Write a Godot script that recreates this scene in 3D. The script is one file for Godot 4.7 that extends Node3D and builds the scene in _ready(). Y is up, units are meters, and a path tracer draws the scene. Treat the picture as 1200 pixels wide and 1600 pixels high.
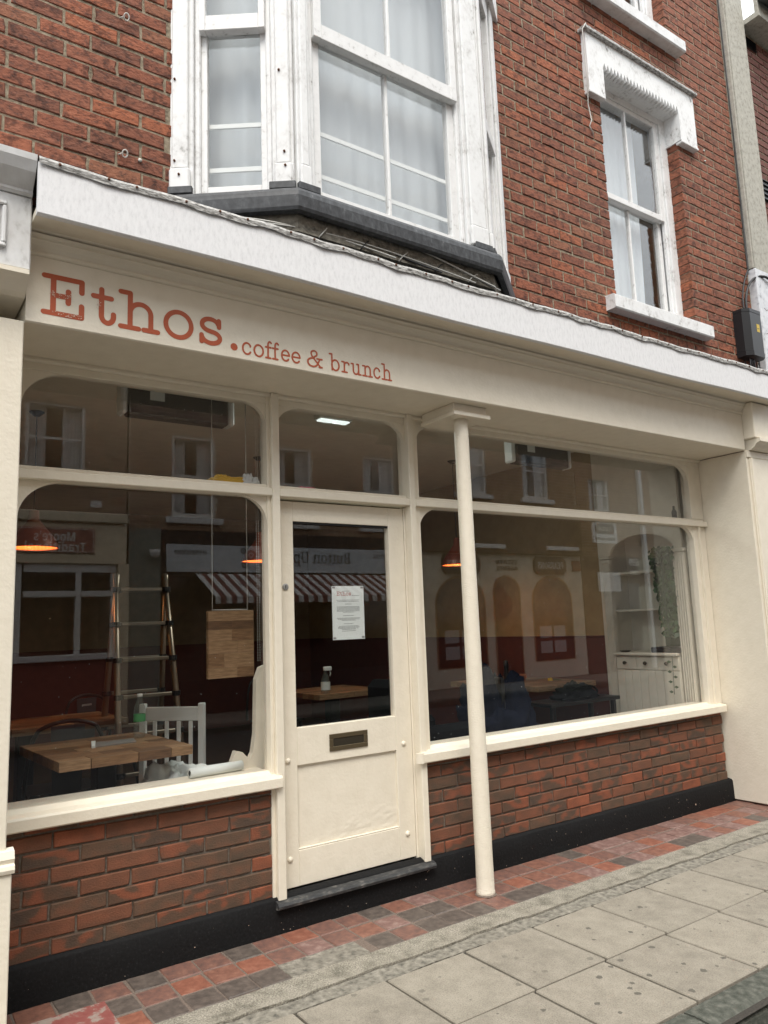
extends Node3D
# A cream cafe shopfront under a brick upper storey with a white bay window, seen obliquely from the road.
# x runs along the street, y is up, z points into the street; the stall riser brick face lies at z = 0.

var M := {}
var meshes := {}
var rng := RandomNumberGenerator.new()
var cam_pos := Vector3(0.0, 1.465, 3.56)
var cam_basis: Basis
const CAM_FOV := 68.308
var building: Node3D

# ---------------------------------------------------------------- small helpers
func C(r, g, b, a = 1.0) -> Color:      # linear base colour -> sRGB albedo
	var c := Color(r, g, b).linear_to_srgb()
	c.a = a
	return c

func ramp(stops: Array) -> Gradient:
	var g := Gradient.new()
	var o := PackedFloat32Array()
	var c := PackedColorArray()
	for s in stops:
		o.append(s[0])
		c.append(C(s[1], s[2], s[3]))
	g.offsets = o
	g.colors = c
	return g

func ntex(sd: int, freq: float, stops = null, oct := 5, kind := FastNoiseLite.TYPE_SIMPLEX_SMOOTH, size := 512, gain := 0.55) -> NoiseTexture2D:
	var n := FastNoiseLite.new()
	n.seed = sd
	n.noise_type = kind
	n.frequency = freq
	n.fractal_octaves = oct
	n.fractal_gain = gain
	if kind == FastNoiseLite.TYPE_CELLULAR:
		n.cellular_return_type = FastNoiseLite.RETURN_DISTANCE
	var t := NoiseTexture2D.new()
	t.width = size
	t.height = size
	t.seamless = true
	t.noise = n
	if stops != null:
		t.color_ramp = ramp(stops)
	return t

func mat(called: String, tex, scale, rough := 0.8, bump = null, bump_cm := 0.0, tint := Color.WHITE, world := true) -> StandardMaterial3D:
	var m := StandardMaterial3D.new()
	m.resource_name = called
	m.albedo_color = tint
	m.roughness = rough
	if tex != null:
		m.albedo_texture = tex
	if tex != null or bump != null:
		m.uv1_triplanar = true
		m.uv1_world_triplanar = world
		m.uv1_scale = scale if scale is Vector3 else Vector3.ONE * float(scale)
	if bump != null:
		m.heightmap_enabled = true
		m.heightmap_texture = bump
		m.heightmap_scale = bump_cm
	M[called] = m
	return m

# two noises of different coarseness summed, so that marks gather in patches
func patchy(sd: int, fine_f: float, coarse_f: float, share: float, stops: Array, size := 512) -> ImageTexture:
	var n := FastNoiseLite.new()
	n.seed = sd
	n.frequency = fine_f
	n.fractal_octaves = 5
	n.fractal_gain = 0.6
	var a := n.get_seamless_image(size, size)
	n.seed = sd + 1
	n.frequency = coarse_f
	n.fractal_octaves = 3
	var b := n.get_seamless_image(size, size)
	var g := ramp(stops)
	var lut := []
	for i in 256: lut.append(g.sample(i / 255.0))
	var da := a.get_data()
	var db := b.get_data()
	var out := PackedByteArray()
	out.resize(size * size * 3)
	for i in size * size:
		var c: Color = lut[int(da[i] * (1.0 - share) + db[i] * share)]
		out[i * 3] = int(c.r * 255)
		out[i * 3 + 1] = int(c.g * 255)
		out[i * 3 + 2] = int(c.b * 255)
	return ImageTexture.create_from_image(Image.create_from_data(size, size, false, Image.FORMAT_RGB8, out))

func detail(m: StandardMaterial3D, tex, scale) -> void:
	m.detail_enabled = true
	m.detail_albedo = tex
	m.detail_blend_mode = BaseMaterial3D.BLEND_MODE_MUL
	m.detail_uv_layer = BaseMaterial3D.DETAIL_UV_2
	m.uv2_triplanar = true
	m.uv2_world_triplanar = true
	m.uv2_scale = scale if scale is Vector3 else Vector3.ONE * float(scale)

func flat(called: String, r, g, b, rough := 0.7, metal := 0.0) -> StandardMaterial3D:
	var m := StandardMaterial3D.new()
	m.resource_name = called
	m.albedo_color = C(r, g, b)
	m.roughness = rough
	m.metallic = metal
	M[called] = m
	return m

func tag(o: Node, label := "", category := "", group := "", kind := "") -> Node:
	if label: o.set_meta("label", label)
	if category: o.set_meta("category", category)
	if group: o.set_meta("group", group)
	if kind: o.set_meta("kind", kind)
	return o

func thing(called: String, label: String, category: String, at := Vector3.ZERO, group := "", turn := 0.0) -> Node3D:
	var o := Node3D.new()
	o.name = called
	add_child(o, true)
	number(o, called)
	o.position = at
	o.rotation.y = turn
	tag(o, label, category, group)
	return o

var taken := {}
func number(o: Node, called: String) -> void:
	if taken.has(called):
		o.name = "%s_%03d" % [called, taken[called]]
		taken[called] += 1
	else:
		o.name = called
		taken[called] = 1

func group_node(called: String, parent: Node, at := Vector3.ZERO) -> Node3D:
	var o := Node3D.new()
	o.name = called
	o.position = at
	parent.add_child(o, true)
	return o

func put(parent: Node, called: String, mesh: Mesh, m: Material, at := Vector3.ZERO, basis := Basis()) -> MeshInstance3D:
	var o := MeshInstance3D.new()
	o.name = called
	o.mesh = mesh
	o.material_override = m
	o.transform = Transform3D(basis, at)
	parent.add_child(o, true)
	if parent == self:
		number(o, called)
	return o

func structure(called: String, mesh: Mesh, m: Material, at := Vector3.ZERO) -> MeshInstance3D:
	var o := put(self, called, mesh, m, at)
	o.set_meta("kind", "structure")
	return o

func begin(smooth := false) -> SurfaceTool:
	var st := SurfaceTool.new()
	st.begin(Mesh.PRIMITIVE_TRIANGLES)
	st.set_smooth_group(0 if smooth else -1)
	return st

func done(st: SurfaceTool) -> ArrayMesh:
	st.generate_normals()
	return st.commit()

func tri(st: SurfaceTool, a: Vector3, b: Vector3, c: Vector3) -> void:   # counter-clockwise from outside
	st.add_vertex(a); st.add_vertex(c); st.add_vertex(b)

func quad(st: SurfaceTool, a: Vector3, b: Vector3, c: Vector3, d: Vector3) -> void:
	tri(st, a, b, c)
	tri(st, a, c, d)

func add_box(st: SurfaceTool, lo: Vector3, hi: Vector3, bev := 0.0) -> void:
	if bev <= 0.0:
		var p := func(i, j, k): return Vector3(hi.x if i else lo.x, hi.y if j else lo.y, hi.z if k else lo.z)
		quad(st, p.call(0, 0, 1), p.call(1, 0, 1), p.call(1, 1, 1), p.call(0, 1, 1))
		quad(st, p.call(1, 0, 0), p.call(0, 0, 0), p.call(0, 1, 0), p.call(1, 1, 0))
		quad(st, p.call(1, 0, 1), p.call(1, 0, 0), p.call(1, 1, 0), p.call(1, 1, 1))
		quad(st, p.call(0, 0, 0), p.call(0, 0, 1), p.call(0, 1, 1), p.call(0, 1, 0))
		quad(st, p.call(0, 1, 1), p.call(1, 1, 1), p.call(1, 1, 0), p.call(0, 1, 0))
		quad(st, p.call(0, 0, 0), p.call(1, 0, 0), p.call(1, 0, 1), p.call(0, 0, 1))
		return
	var c := (lo + hi) * 0.5
	var h := (hi - lo) * 0.5
	bev = minf(bev, minf(h.x, minf(h.y, h.z)) * 0.9)
	# vertex of corner s on face axis a
	var v := func(s: Vector3, a: int) -> Vector3:
		var q := Vector3(h.x - bev, h.y - bev, h.z - bev)
		q[a] = h[a]
		return c + q * s
	for a in 3:
		var b := (a + 1) % 3
		var d := (a + 2) % 3
		for sg in [-1.0, 1.0]:
			var cs := []
			for t in [[-1, -1], [1, -1], [1, 1], [-1, 1]]:
				var s := Vector3.ZERO
				s[a] = sg
				s[b] = t[0]
				s[d] = t[1]
				cs.append(v.call(s, a))
			if sg > 0: quad(st, cs[0], cs[1], cs[2], cs[3])
			else: quad(st, cs[3], cs[2], cs[1], cs[0])
		# edges along axis a
		for t in [[-1, -1], [1, -1], [1, 1], [-1, 1]]:
			var s0 := Vector3.ZERO
			s0[b] = t[0]
			s0[d] = t[1]
			var s1 := s0
			s0[a] = -1
			s1[a] = 1
			var q := [v.call(s0, b), v.call(s1, b), v.call(s1, d), v.call(s0, d)]
			if t[0] * t[1] > 0: quad(st, q[3], q[2], q[1], q[0])
			else: quad(st, q[0], q[1], q[2], q[3])
	for x in [-1, 1]:
		for y in [-1, 1]:
			for z in [-1, 1]:
				var s := Vector3(x, y, z)
				if x * y * z > 0: tri(st, v.call(s, 0), v.call(s, 1), v.call(s, 2))
				else: tri(st, v.call(s, 2), v.call(s, 1), v.call(s, 0))

func boxm(size: Vector3, bev := 0.003) -> ArrayMesh:
	var key := "b%.4f_%.4f_%.4f_%.4f" % [size.x, size.y, size.z, bev]
	if not meshes.has(key):
		var st := begin()
		add_box(st, -size * 0.5, size * 0.5, bev)
		meshes[key] = done(st)
	return meshes[key]

func box(parent: Node, called: String, lo: Vector3, hi: Vector3, m: Material, bev := 0.003) -> MeshInstance3D:
	return put(parent, called, boxm(hi - lo, bev), m, (lo + hi) * 0.5)

func add_prism(st: SurfaceTool, poly: PackedVector2Array, t: Transform3D, d0: float, d1: float) -> void:
	# polygon in local xy, extruded along local z from d0 to d1
	if Geometry2D.is_polygon_clockwise(poly):
		poly.reverse()
	var idx := Geometry2D.triangulate_polygon(poly)
	for i in range(0, idx.size(), 3):
		var a := poly[idx[i]]
		var b := poly[idx[i + 1]]
		var c := poly[idx[i + 2]]
		if (b - a).cross(c - a) < 0:
			var s := b; b = c; c = s
		tri(st, t * Vector3(a.x, a.y, d1), t * Vector3(b.x, b.y, d1), t * Vector3(c.x, c.y, d1))
		tri(st, t * Vector3(a.x, a.y, d0), t * Vector3(c.x, c.y, d0), t * Vector3(b.x, b.y, d0))
	for i in poly.size():
		var a := poly[i]
		var b := poly[(i + 1) % poly.size()]
		quad(st, t * Vector3(a.x, a.y, d0), t * Vector3(b.x, b.y, d0), t * Vector3(b.x, b.y, d1), t * Vector3(a.x, a.y, d1))

func prism(parent: Node, called: String, poly: PackedVector2Array, d0: float, d1: float, m: Material, t := Transform3D()) -> MeshInstance3D:
	var st := begin()
	add_prism(st, poly, Transform3D(), d0, d1)
	return put(parent, called, done(st), m, t.origin, t.basis)

# a profile given as (z, y) points, run along x
const ALONG_X := Basis(Vector3(0, 0, 1), Vector3(0, 1, 0), Vector3(-1, 0, 0))
func run_x(parent: Node, called: String, prof: Array, x0: float, x1: float, m: Material) -> MeshInstance3D:
	var p := PackedVector2Array()
	for q in prof: p.append(Vector2(q[0], q[1]))
	var st := begin()
	add_prism(st, p, Transform3D(ALONG_X, Vector3.ZERO), -x1, -x0)
	return put(parent, called, done(st), m)

func add_tube(st: SurfaceTool, pts: Array, radii, sides := 8, cap := true) -> void:
	var n := pts.size()
	var rings := []
	var up := Vector3.UP
	for i in n:
		var d: Vector3 = (pts[mini(i + 1, n - 1)] - pts[maxi(i - 1, 0)]).normalized()
		if absf(d.dot(up)) > 0.95: up = Vector3(0.31, 0.1, 0.94).normalized() if absf(d.dot(Vector3(0.31, 0.1, 0.94).normalized())) < 0.9 else Vector3.RIGHT
		var sx := up.cross(d).normalized()
		var sy := d.cross(sx).normalized()
		up = sy
		var r: float = radii[i] if radii is Array else radii
		var ring := []
		for k in sides:
			var a := TAU * k / sides
			ring.append(pts[i] + (sx * cos(a) + sy * sin(a)) * r)
		rings.append(ring)
	for i in n - 1:
		for k in sides:
			var k2 := (k + 1) % sides
			quad(st, rings[i][k], rings[i][k2], rings[i + 1][k2], rings[i + 1][k])
	if cap:
		for k in sides:
			var k2 := (k + 1) % sides
			tri(st, pts[0], rings[0][k2], rings[0][k])
			tri(st, pts[n - 1], rings[n - 1][k], rings[n - 1][k2])

func tube(parent: Node, called: String, pts: Array, radii, m: Material, sides := 8, smooth := true) -> MeshInstance3D:
	var st := begin(smooth)
	add_tube(st, pts, radii, sides)
	return put(parent, called, done(st), m)

func add_lathe(st: SurfaceTool, prof: Array, at: Vector3, segs := 24, axis := Basis()) -> void:
	for i in prof.size() - 1:
		for k in segs:
			var a := TAU * k / segs
			var b := TAU * (k + 1) / segs
			var p := func(q, w): return at + axis * Vector3(q[0] * cos(w), q[1], -q[0] * sin(w))
			quad(st, p.call(prof[i], a), p.call(prof[i], b), p.call(prof[i + 1], b), p.call(prof[i + 1], a))

func lathe(parent: Node, called: String, prof: Array, at: Vector3, m: Material, segs := 24, smooth := true, axis := Basis()) -> MeshInstance3D:
	var st := begin(smooth)
	add_lathe(st, prof, Vector3.ZERO, segs, axis)
	return put(parent, called, done(st), m, at)

func bezier(a: Vector3, b: Vector3, c: Vector3, d: Vector3, n := 10) -> Array:
	var r := []
	for i in n + 1:
		r.append(a.bezier_interpolate(b, c, d, float(i) / n))
	return r

func text(parent: Node, called: String, words: String, h: float, m: Material, at: Vector3, turn := 0.0, serif := false, bold := true, depth := 0.004, width := 0.0) -> MeshInstance3D:
	var f := SystemFont.new()
	f.font_names = PackedStringArray(["Droid Serif" if serif else "Droid Sans"])
	f.font_weight = 700 if bold else 400
	var t := TextMesh.new()
	t.text = words
	t.font = f
	t.font_size = 64
	t.pixel_size = h / 64.0 * 1.35
	t.depth = depth
	var b := Basis(Vector3.UP, turn)
	if width > 0.0:
		b = b.scaled_local(Vector3(width / maxf(t.get_aabb().size.x, 0.001), 1, 1))
	return put(parent, called, t, m, at, b)

# seen: rough size in the picture (0 when outside it)
func in_view(p: Vector3, margin := 0.02) -> float:
	var q := cam_basis.inverse() * (p - cam_pos)
	if q.z > -0.1: return 0.0
	var k := tan(deg_to_rad(CAM_FOV) * 0.5)
	var u := q.x / -q.z / (k * 0.75)
	var v := q.y / -q.z / k
	if absf(u) > 1.0 + margin or absf(v) > 1.0 + margin: return 0.0
	return 1.0 / (-q.z)

# ---------------------------------------------------------------- materials
func make_materials() -> void:
	var fine := ntex(11, 0.06, null, 4)
	var grain := ntex(12, 0.18, null, 3)
	var coarse := ntex(13, 0.015, null, 5)
	M.fine_bump = fine
	# paints
	var cream_t := ntex(21, 0.012, [[0.0, 0.735, 0.67, 0.545], [0.35, 0.765, 0.70, 0.575], [1.0, 0.80, 0.735, 0.61]], 6)
	var cream := mat("cream_paint", cream_t, 0.9, 0.42, ntex(22, 0.05, null, 5), 0.08)
	cream.uv1_scale = Vector3(1.4, 1.4, 1.4)
	mat("cream_rough", cream_t, 2.0, 0.55, ntex(23, 0.09, null, 4), 0.24)
	var old_t := patchy(24, 0.04, 0.007, 0.6, [[0.0, 0.30, 0.295, 0.285], [0.18, 0.52, 0.515, 0.50], [0.32, 0.68, 0.68, 0.675], [0.6, 0.76, 0.765, 0.765], [1.0, 0.81, 0.815, 0.815]])
	var old := mat("old_white_paint", old_t, Vector3(0.9, 0.6, 0.9), 0.6, ntex(25, 0.06, null, 5), 0.06)
	detail(old, ntex(26, 0.03, [[0.0, 0.85, 0.84, 0.82], [0.4, 0.97, 0.97, 0.965], [1.0, 1.0, 1.0, 1.0]], 5), 0.6)
	var flaky_t := patchy(27, 0.05, 0.008, 0.55, [[0.0, 0.08, 0.077, 0.07], [0.17, 0.22, 0.215, 0.20], [0.23, 0.56, 0.555, 0.54], [0.34, 0.69, 0.69, 0.68], [0.5, 0.77, 0.775, 0.77], [1.0, 0.81, 0.815, 0.81]], 768)
	mat("flaking_white_paint", flaky_t, Vector3(0.9, 0.6, 0.9), 0.65, ntex(28, 0.05, null, 5), 0.10)
	var fascia_t := ntex(29, 0.02, [[0.0, 0.52, 0.52, 0.52], [0.16, 0.66, 0.66, 0.665], [0.5, 0.74, 0.74, 0.745], [1.0, 0.79, 0.79, 0.795]], 6, FastNoiseLite.TYPE_SIMPLEX_SMOOTH, 1024, 0.7)
	mat("cornice_white_paint", fascia_t, Vector3(2.2, 0.8, 2.2), 0.6, ntex(30, 0.04, null, 4), 0.06)
	mat("sash_white_paint", ntex(31, 0.02, [[0.0, 0.30, 0.29, 0.27], [0.18, 0.60, 0.595, 0.58], [0.30, 0.73, 0.73, 0.72], [1.0, 0.80, 0.80, 0.79]], 6, FastNoiseLite.TYPE_SIMPLEX_SMOOTH, 512, 0.66), 1.3, 0.5)
	# brick
	var up_bump := ntex(41, 0.05, null, 6, FastNoiseLite.TYPE_SIMPLEX_SMOOTH, 512, 0.65)
	var tones := [[1.0, 1.0, 1.0], [1.13, 1.05, 0.97], [0.86, 0.85, 0.86], [0.74, 0.77, 0.80], [1.0, 1.12, 1.10], [0.94, 0.88, 0.85], [1.26, 1.14, 0.96]]
	var up_t := ntex(42, 0.016, [[0.0, 0.055, 0.030, 0.022], [0.26, 0.145, 0.058, 0.038], [0.42, 0.245, 0.086, 0.048], [0.7, 0.30, 0.110, 0.062], [1.0, 0.38, 0.18, 0.12]], 7, FastNoiseLite.TYPE_SIMPLEX_SMOOTH, 1024, 0.74)
	var soot := ntex(45, 0.02, [[0.0, 0.30, 0.28, 0.27], [0.30, 0.52, 0.50, 0.49], [0.44, 0.92, 0.91, 0.90], [1.0, 1.0, 1.0, 1.0]], 7, FastNoiseLite.TYPE_SIMPLEX_SMOOTH, 1024, 0.66)
	for i in tones.size():
		var m := mat("old_red_brick_%d" % i, up_t, Vector3(1.1, 1.9, 1.1), 0.88, up_bump, 0.28, Color(1, 1, 1))
		m.albedo_color = C(tones[i][0], tones[i][1], tones[i][2])
		m.uv1_offset = Vector3(i * 0.37, i * 0.61, i * 0.23)
		detail(m, soot, 0.55)
	var vc := mat("old_red_brick_tinted", up_t, Vector3(1.1, 1.9, 1.1), 0.88, up_bump, 0.28)
	vc.vertex_color_use_as_albedo = true
	detail(vc, soot, 0.55)
	var nb := mat("neighbour_brick", ntex(46, 0.03, [[0.0, 0.07, 0.032, 0.026], [0.5, 0.15, 0.055, 0.04], [1.0, 0.22, 0.09, 0.065]], 6), 1.5, 0.9)
	nb.vertex_color_use_as_albedo = true
	mat("lime_mortar", ntex(43, 0.03, [[0.0, 0.08, 0.066, 0.047], [0.35, 0.22, 0.18, 0.125], [1.0, 0.40, 0.34, 0.25]], 5), 2.0, 0.95, grain, 0.2)
	var low_bump := ntex(44, 0.09, null, 4)
	var flash := [
		[[0.0, 0.082, 0.051, 0.032], [0.38, 0.110, 0.058, 0.034], [0.56, 0.198, 0.065, 0.032], [1.0, 0.276, 0.085, 0.039]],
		[[0.0, 0.082, 0.054, 0.034], [0.55, 0.121, 0.067, 0.040], [0.8, 0.148, 0.070, 0.039], [1.0, 0.188, 0.073, 0.039]],
		[[0.0, 0.165, 0.058, 0.030], [0.4, 0.215, 0.069, 0.033], [1.0, 0.297, 0.092, 0.042]],
		[[0.0, 0.068, 0.045, 0.031], [0.42, 0.099, 0.058, 0.037], [0.60, 0.182, 0.065, 0.033], [1.0, 0.247, 0.078, 0.038]],
		[[0.0, 0.132, 0.059, 0.034], [0.5, 0.165, 0.065, 0.034], [1.0, 0.210, 0.077, 0.040]],
	]
	for i in flash.size():
		var t := ntex(50 + i, 0.009, flash[i], 5, FastNoiseLite.TYPE_SIMPLEX_SMOOTH, 512, 0.42)
		var m := mat("flashed_brick_%d" % i, t, Vector3(1.7, 2.6, 1.7), 0.85, low_bump, 0.12)
		detail(m, ntex(60 + i, 0.09, [[0.0, 0.7, 0.7, 0.72], [0.5, 0.96, 0.96, 0.96], [1.0, 1.0, 1.0, 1.0]], 3), 2.4)
	mat("grey_mortar", ntex(66, 0.06, [[0.0, 0.10, 0.084, 0.066], [1.0, 0.20, 0.168, 0.135]], 4), 2.0, 0.95)
	# ground
	var speck := ntex(70, 0.30, [[0.0, 0.42, 0.41, 0.40], [0.3, 0.72, 0.71, 0.70], [0.5, 0.90, 0.90, 0.90], [1.0, 1.0, 1.0, 1.0]], 3)
	var slab_t := [
		ntex(71, 0.012, [[0.0, 0.235, 0.209, 0.166], [0.5, 0.30, 0.268, 0.214], [1.0, 0.36, 0.322, 0.26]], 7, FastNoiseLite.TYPE_SIMPLEX_SMOOTH, 512, 0.8),
		ntex(72, 0.012, [[0.0, 0.215, 0.191, 0.152], [0.5, 0.28, 0.25, 0.20], [1.0, 0.345, 0.309, 0.25]], 7, FastNoiseLite.TYPE_SIMPLEX_SMOOTH, 512, 0.8)]
	for i in 2:
		var m := mat("paving_slab_%d" % i, slab_t[i], 0.9, 0.9, ntex(73, 0.22, null, 3), 0.10)
		detail(m, speck, 0.85)
	var gum_t := ntex(75, 0.02, [[0.0, 0.085, 0.077, 0.062], [1.0, 0.14, 0.125, 0.10]], 4)
	mat("old_gum", gum_t, 6.0, 0.85)
	mat("old_gum_pale", ntex(74, 0.02, [[0.0, 0.14, 0.126, 0.10], [1.0, 0.195, 0.175, 0.14]], 4), 6.0, 0.85)
	var agg := ntex(76, 0.22, [[0.0, 0.09, 0.08, 0.065], [0.35, 0.24, 0.215, 0.175], [0.65, 0.36, 0.33, 0.27], [1.0, 0.60, 0.56, 0.47]], 3)
	var conc := mat("exposed_concrete", agg, 0.9, 0.95, ntex(77, 0.2, null, 3), 0.3)
	detail(conc, ntex(78, 0.02, [[0.0, 0.4, 0.4, 0.38], [0.45, 0.78, 0.78, 0.76], [1.0, 1.0, 1.0, 1.0]], 5), 0.8)
	mat("patched_concrete", ntex(79, 0.03, [[0.0, 0.07, 0.065, 0.055], [0.35, 0.17, 0.155, 0.125], [0.7, 0.24, 0.22, 0.18], [1.0, 0.34, 0.31, 0.26]], 6), 1.4, 0.95, fine, 0.5)
	mat("red_painted_concrete", ntex(80, 0.014, [[0.0, 0.19, 0.045, 0.038], [0.44, 0.23, 0.075, 0.062], [0.54, 0.27, 0.20, 0.17], [1.0, 0.31, 0.285, 0.24]], 6, FastNoiseLite.TYPE_SIMPLEX_SMOOTH, 512, 0.62), 1.1, 0.85, fine, 0.12)
	mat("bedding", ntex(81, 0.08, [[0.0, 0.022, 0.019, 0.016], [1.0, 0.07, 0.06, 0.047]], 4), 2.0, 0.98)
	mat("tile_grout", ntex(82, 0.08, [[0.0, 0.10, 0.075, 0.06], [1.0, 0.22, 0.17, 0.135]], 4), 2.0, 0.95)
	var qt := [
		[[0.0, 0.12, 0.060, 0.044], [0.4, 0.19, 0.085, 0.059], [0.8, 0.245, 0.117, 0.081], [1.0, 0.30, 0.165, 0.12]],
		[[0.0, 0.09, 0.058, 0.049], [0.4, 0.155, 0.082, 0.065], [0.75, 0.21, 0.105, 0.077], [1.0, 0.26, 0.15, 0.115]],
		[[0.0, 0.06, 0.048, 0.041], [0.5, 0.10, 0.08, 0.067], [1.0, 0.17, 0.135, 0.112]],
		[[0.0, 0.14, 0.083, 0.07], [0.5, 0.20, 0.115, 0.097], [1.0, 0.33, 0.235, 0.20]],
		[[0.0, 0.17, 0.066, 0.043], [0.5, 0.235, 0.09, 0.057], [1.0, 0.32, 0.15, 0.10]]]
	for i in qt.size():
		mat("quarry_tile_%d" % i, ntex(84 + i, 0.014, qt[i], 6, FastNoiseLite.TYPE_SIMPLEX_SMOOTH, 512, 0.62), 2.3, 0.55, fine, 0.07)
	mat("kerb_stone", ntex(90, 0.03, [[0.0, 0.03, 0.034, 0.024], [0.5, 0.075, 0.078, 0.062], [1.0, 0.16, 0.155, 0.13]], 6), 1.4, 0.9, grain, 0.3)
	mat("asphalt", ntex(91, 0.16, [[0.0, 0.02, 0.02, 0.02], [0.6, 0.05, 0.05, 0.05], [1.0, 0.11, 0.11, 0.105]], 4), 1.5, 0.92)
	mat("black_masonry_paint", ntex(92, 0.045, [[0.0, 0.006, 0.006, 0.006], [0.74, 0.010, 0.010, 0.0105], [0.84, 0.022, 0.022, 0.022], [0.94, 0.06, 0.058, 0.055], [1.0, 0.16, 0.15, 0.14]], 6, FastNoiseLite.TYPE_SIMPLEX_SMOOTH, 1024, 0.6), 1.3, 0.75, fine, 0.16)
	mat("worn_black_step", ntex(93, 0.02, [[0.0, 0.015, 0.016, 0.018], [0.55, 0.035, 0.036, 0.037], [0.72, 0.09, 0.088, 0.08], [1.0, 0.34, 0.32, 0.28]], 6, FastNoiseLite.TYPE_SIMPLEX_SMOOTH, 512, 0.62), Vector3(1.0, 3.0, 2.0), 0.6, fine, 0.2)
	mat("lead", ntex(94, 0.03, [[0.0, 0.022, 0.023, 0.025], [0.6, 0.052, 0.055, 0.06], [0.85, 0.085, 0.09, 0.095], [1.0, 0.26, 0.26, 0.26]], 6), Vector3(1.6, 0.8, 1.6), 0.55, fine, 0.1)
	mat("weathered_flashing", ntex(95, 0.04, [[0.0, 0.03, 0.028, 0.025], [0.3, 0.14, 0.135, 0.125], [0.52, 0.42, 0.41, 0.39], [1.0, 0.70, 0.69, 0.67]], 6, FastNoiseLite.TYPE_SIMPLEX_SMOOTH, 512, 0.68), Vector3(1.0, 3.0, 2.0), 0.7, fine, 0.25)
	mat("grey_render", ntex(96, 0.03, [[0.0, 0.22, 0.21, 0.18], [0.4, 0.38, 0.365, 0.315], [1.0, 0.50, 0.48, 0.42]], 6, FastNoiseLite.TYPE_SIMPLEX_SMOOTH, 512, 0.7), Vector3(1.2, 1.0, 1.2), 0.95, grain, 0.15)
	mat("cracked_white_render", ntex(97, 0.02, [[0.0, 0.30, 0.31, 0.32], [0.3, 0.60, 0.62, 0.65], [1.0, 0.76, 0.77, 0.79]], 6), 1.3, 0.8, coarse, 0.3)
	# metals, small parts
	flat("brass", 0.16, 0.125, 0.075, 0.5, 0.8)
	flat("dark_brass", 0.06, 0.05, 0.035, 0.55, 0.7)
	flat("steel", 0.45, 0.45, 0.44, 0.35, 0.9)
	flat("galvanised", 0.35, 0.35, 0.34, 0.5, 0.6)
	flat("rust", 0.12, 0.05, 0.025, 0.9)
	flat("black_plastic", 0.012, 0.013, 0.015, 0.4)
	flat("sticker_yellow", 0.55, 0.38, 0.03, 0.5)
	flat("cable_black", 0.015, 0.015, 0.016, 0.55)
	flat("cable_white", 0.55, 0.54, 0.50, 0.6)
	flat("vinyl_red", 0.45, 0.095, 0.038, 0.38)
	flat("vinyl_chip", 0.62, 0.50, 0.40, 0.6)
	flat("paper", 0.72, 0.76, 0.73, 0.8)
	flat("ink", 0.10, 0.11, 0.11, 0.8)
	flat("ink_red", 0.40, 0.10, 0.08, 0.8)
	# glass
	var g := StandardMaterial3D.new()
	g.resource_name = "window_glass"
	g.transparency = BaseMaterial3D.TRANSPARENCY_ALPHA
	g.albedo_color = Color(0.02, 0.02, 0.02, 0.03)
	g.roughness = 0.0
	M.window_glass = g
	var bg := StandardMaterial3D.new()
	bg.resource_name = "bottle_glass"
	bg.transparency = BaseMaterial3D.TRANSPARENCY_ALPHA
	bg.albedo_color = Color(0.6, 0.7, 0.66, 0.08)
	bg.roughness = 0.05
	M.bottle_glass = bg
	var dg := flat("dark_glass", 0.008, 0.008, 0.008, 0.03)
	dg.metallic_specular = 0.6
	# cloth and interior
	var net := flat("net_curtain", 0.55, 0.59, 0.605, 0.95)
	net.backlight_enabled = true
	net.backlight = Color(0.5, 0.5, 0.5)
	mat("ochre_wall", ntex(102, 0.02, [[0.0, 0.32, 0.225, 0.11], [1.0, 0.39, 0.28, 0.14]], 4), 0.6, 0.85)
	mat("red_dado", ntex(103, 0.02, [[0.0, 0.10, 0.026, 0.018], [1.0, 0.135, 0.034, 0.022]], 4), 0.6, 0.7)
	mat("brown_wall", ntex(104, 0.02, [[0.0, 0.22, 0.16, 0.095], [1.0, 0.28, 0.20, 0.12]], 4), 0.6, 0.85)
	mat("ceiling_paint", ntex(105, 0.02, [[0.0, 0.74, 0.68, 0.56], [1.0, 0.80, 0.74, 0.62]], 4), 0.7, 0.9)
	mat("dark_floor", ntex(106, 0.03, [[0.0, 0.07, 0.048, 0.032], [1.0, 0.14, 0.095, 0.062]], 5), Vector3(0.4, 1.0, 3.0), 0.6)
	mat("cupboard_cream", ntex(107, 0.02, [[0.0, 0.68, 0.63, 0.52], [1.0, 0.75, 0.70, 0.59]], 4), 0.9, 0.5)
	var wt := [
		[[0.0, 0.115, 0.060, 0.028], [0.5, 0.19, 0.105, 0.050], [1.0, 0.27, 0.16, 0.08]],
		[[0.0, 0.07, 0.036, 0.018], [0.5, 0.12, 0.064, 0.031], [1.0, 0.18, 0.10, 0.05]],
		[[0.0, 0.17, 0.098, 0.048], [0.5, 0.26, 0.158, 0.082], [1.0, 0.35, 0.225, 0.125]]]
	for i in 3:
		mat("butcher_block_%d" % i, ntex(110 + i, 0.03, wt[i], 5), Vector3(0.6, 5.0, 5.0), 0.5, null, 0.0, Color.WHITE, false)
	flat("black_metal", 0.012, 0.013, 0.014, 0.35, 0.3)
	flat("grey_metal", 0.055, 0.065, 0.075, 0.4, 0.5)
	flat("aluminium", 0.27, 0.215, 0.165, 0.38, 0.8)
	flat("white_wood", 0.76, 0.78, 0.75, 0.5)
	flat("navy_cloth", 0.010, 0.013, 0.024, 0.95)
	flat("black_cloth", 0.008, 0.009, 0.010, 0.9)
	for q in ["navy_cloth", "black_cloth"]: M[q].metallic_specular = 0.15
	flat("copper_shade", 0.20, 0.045, 0.02, 0.45, 0.2)
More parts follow.
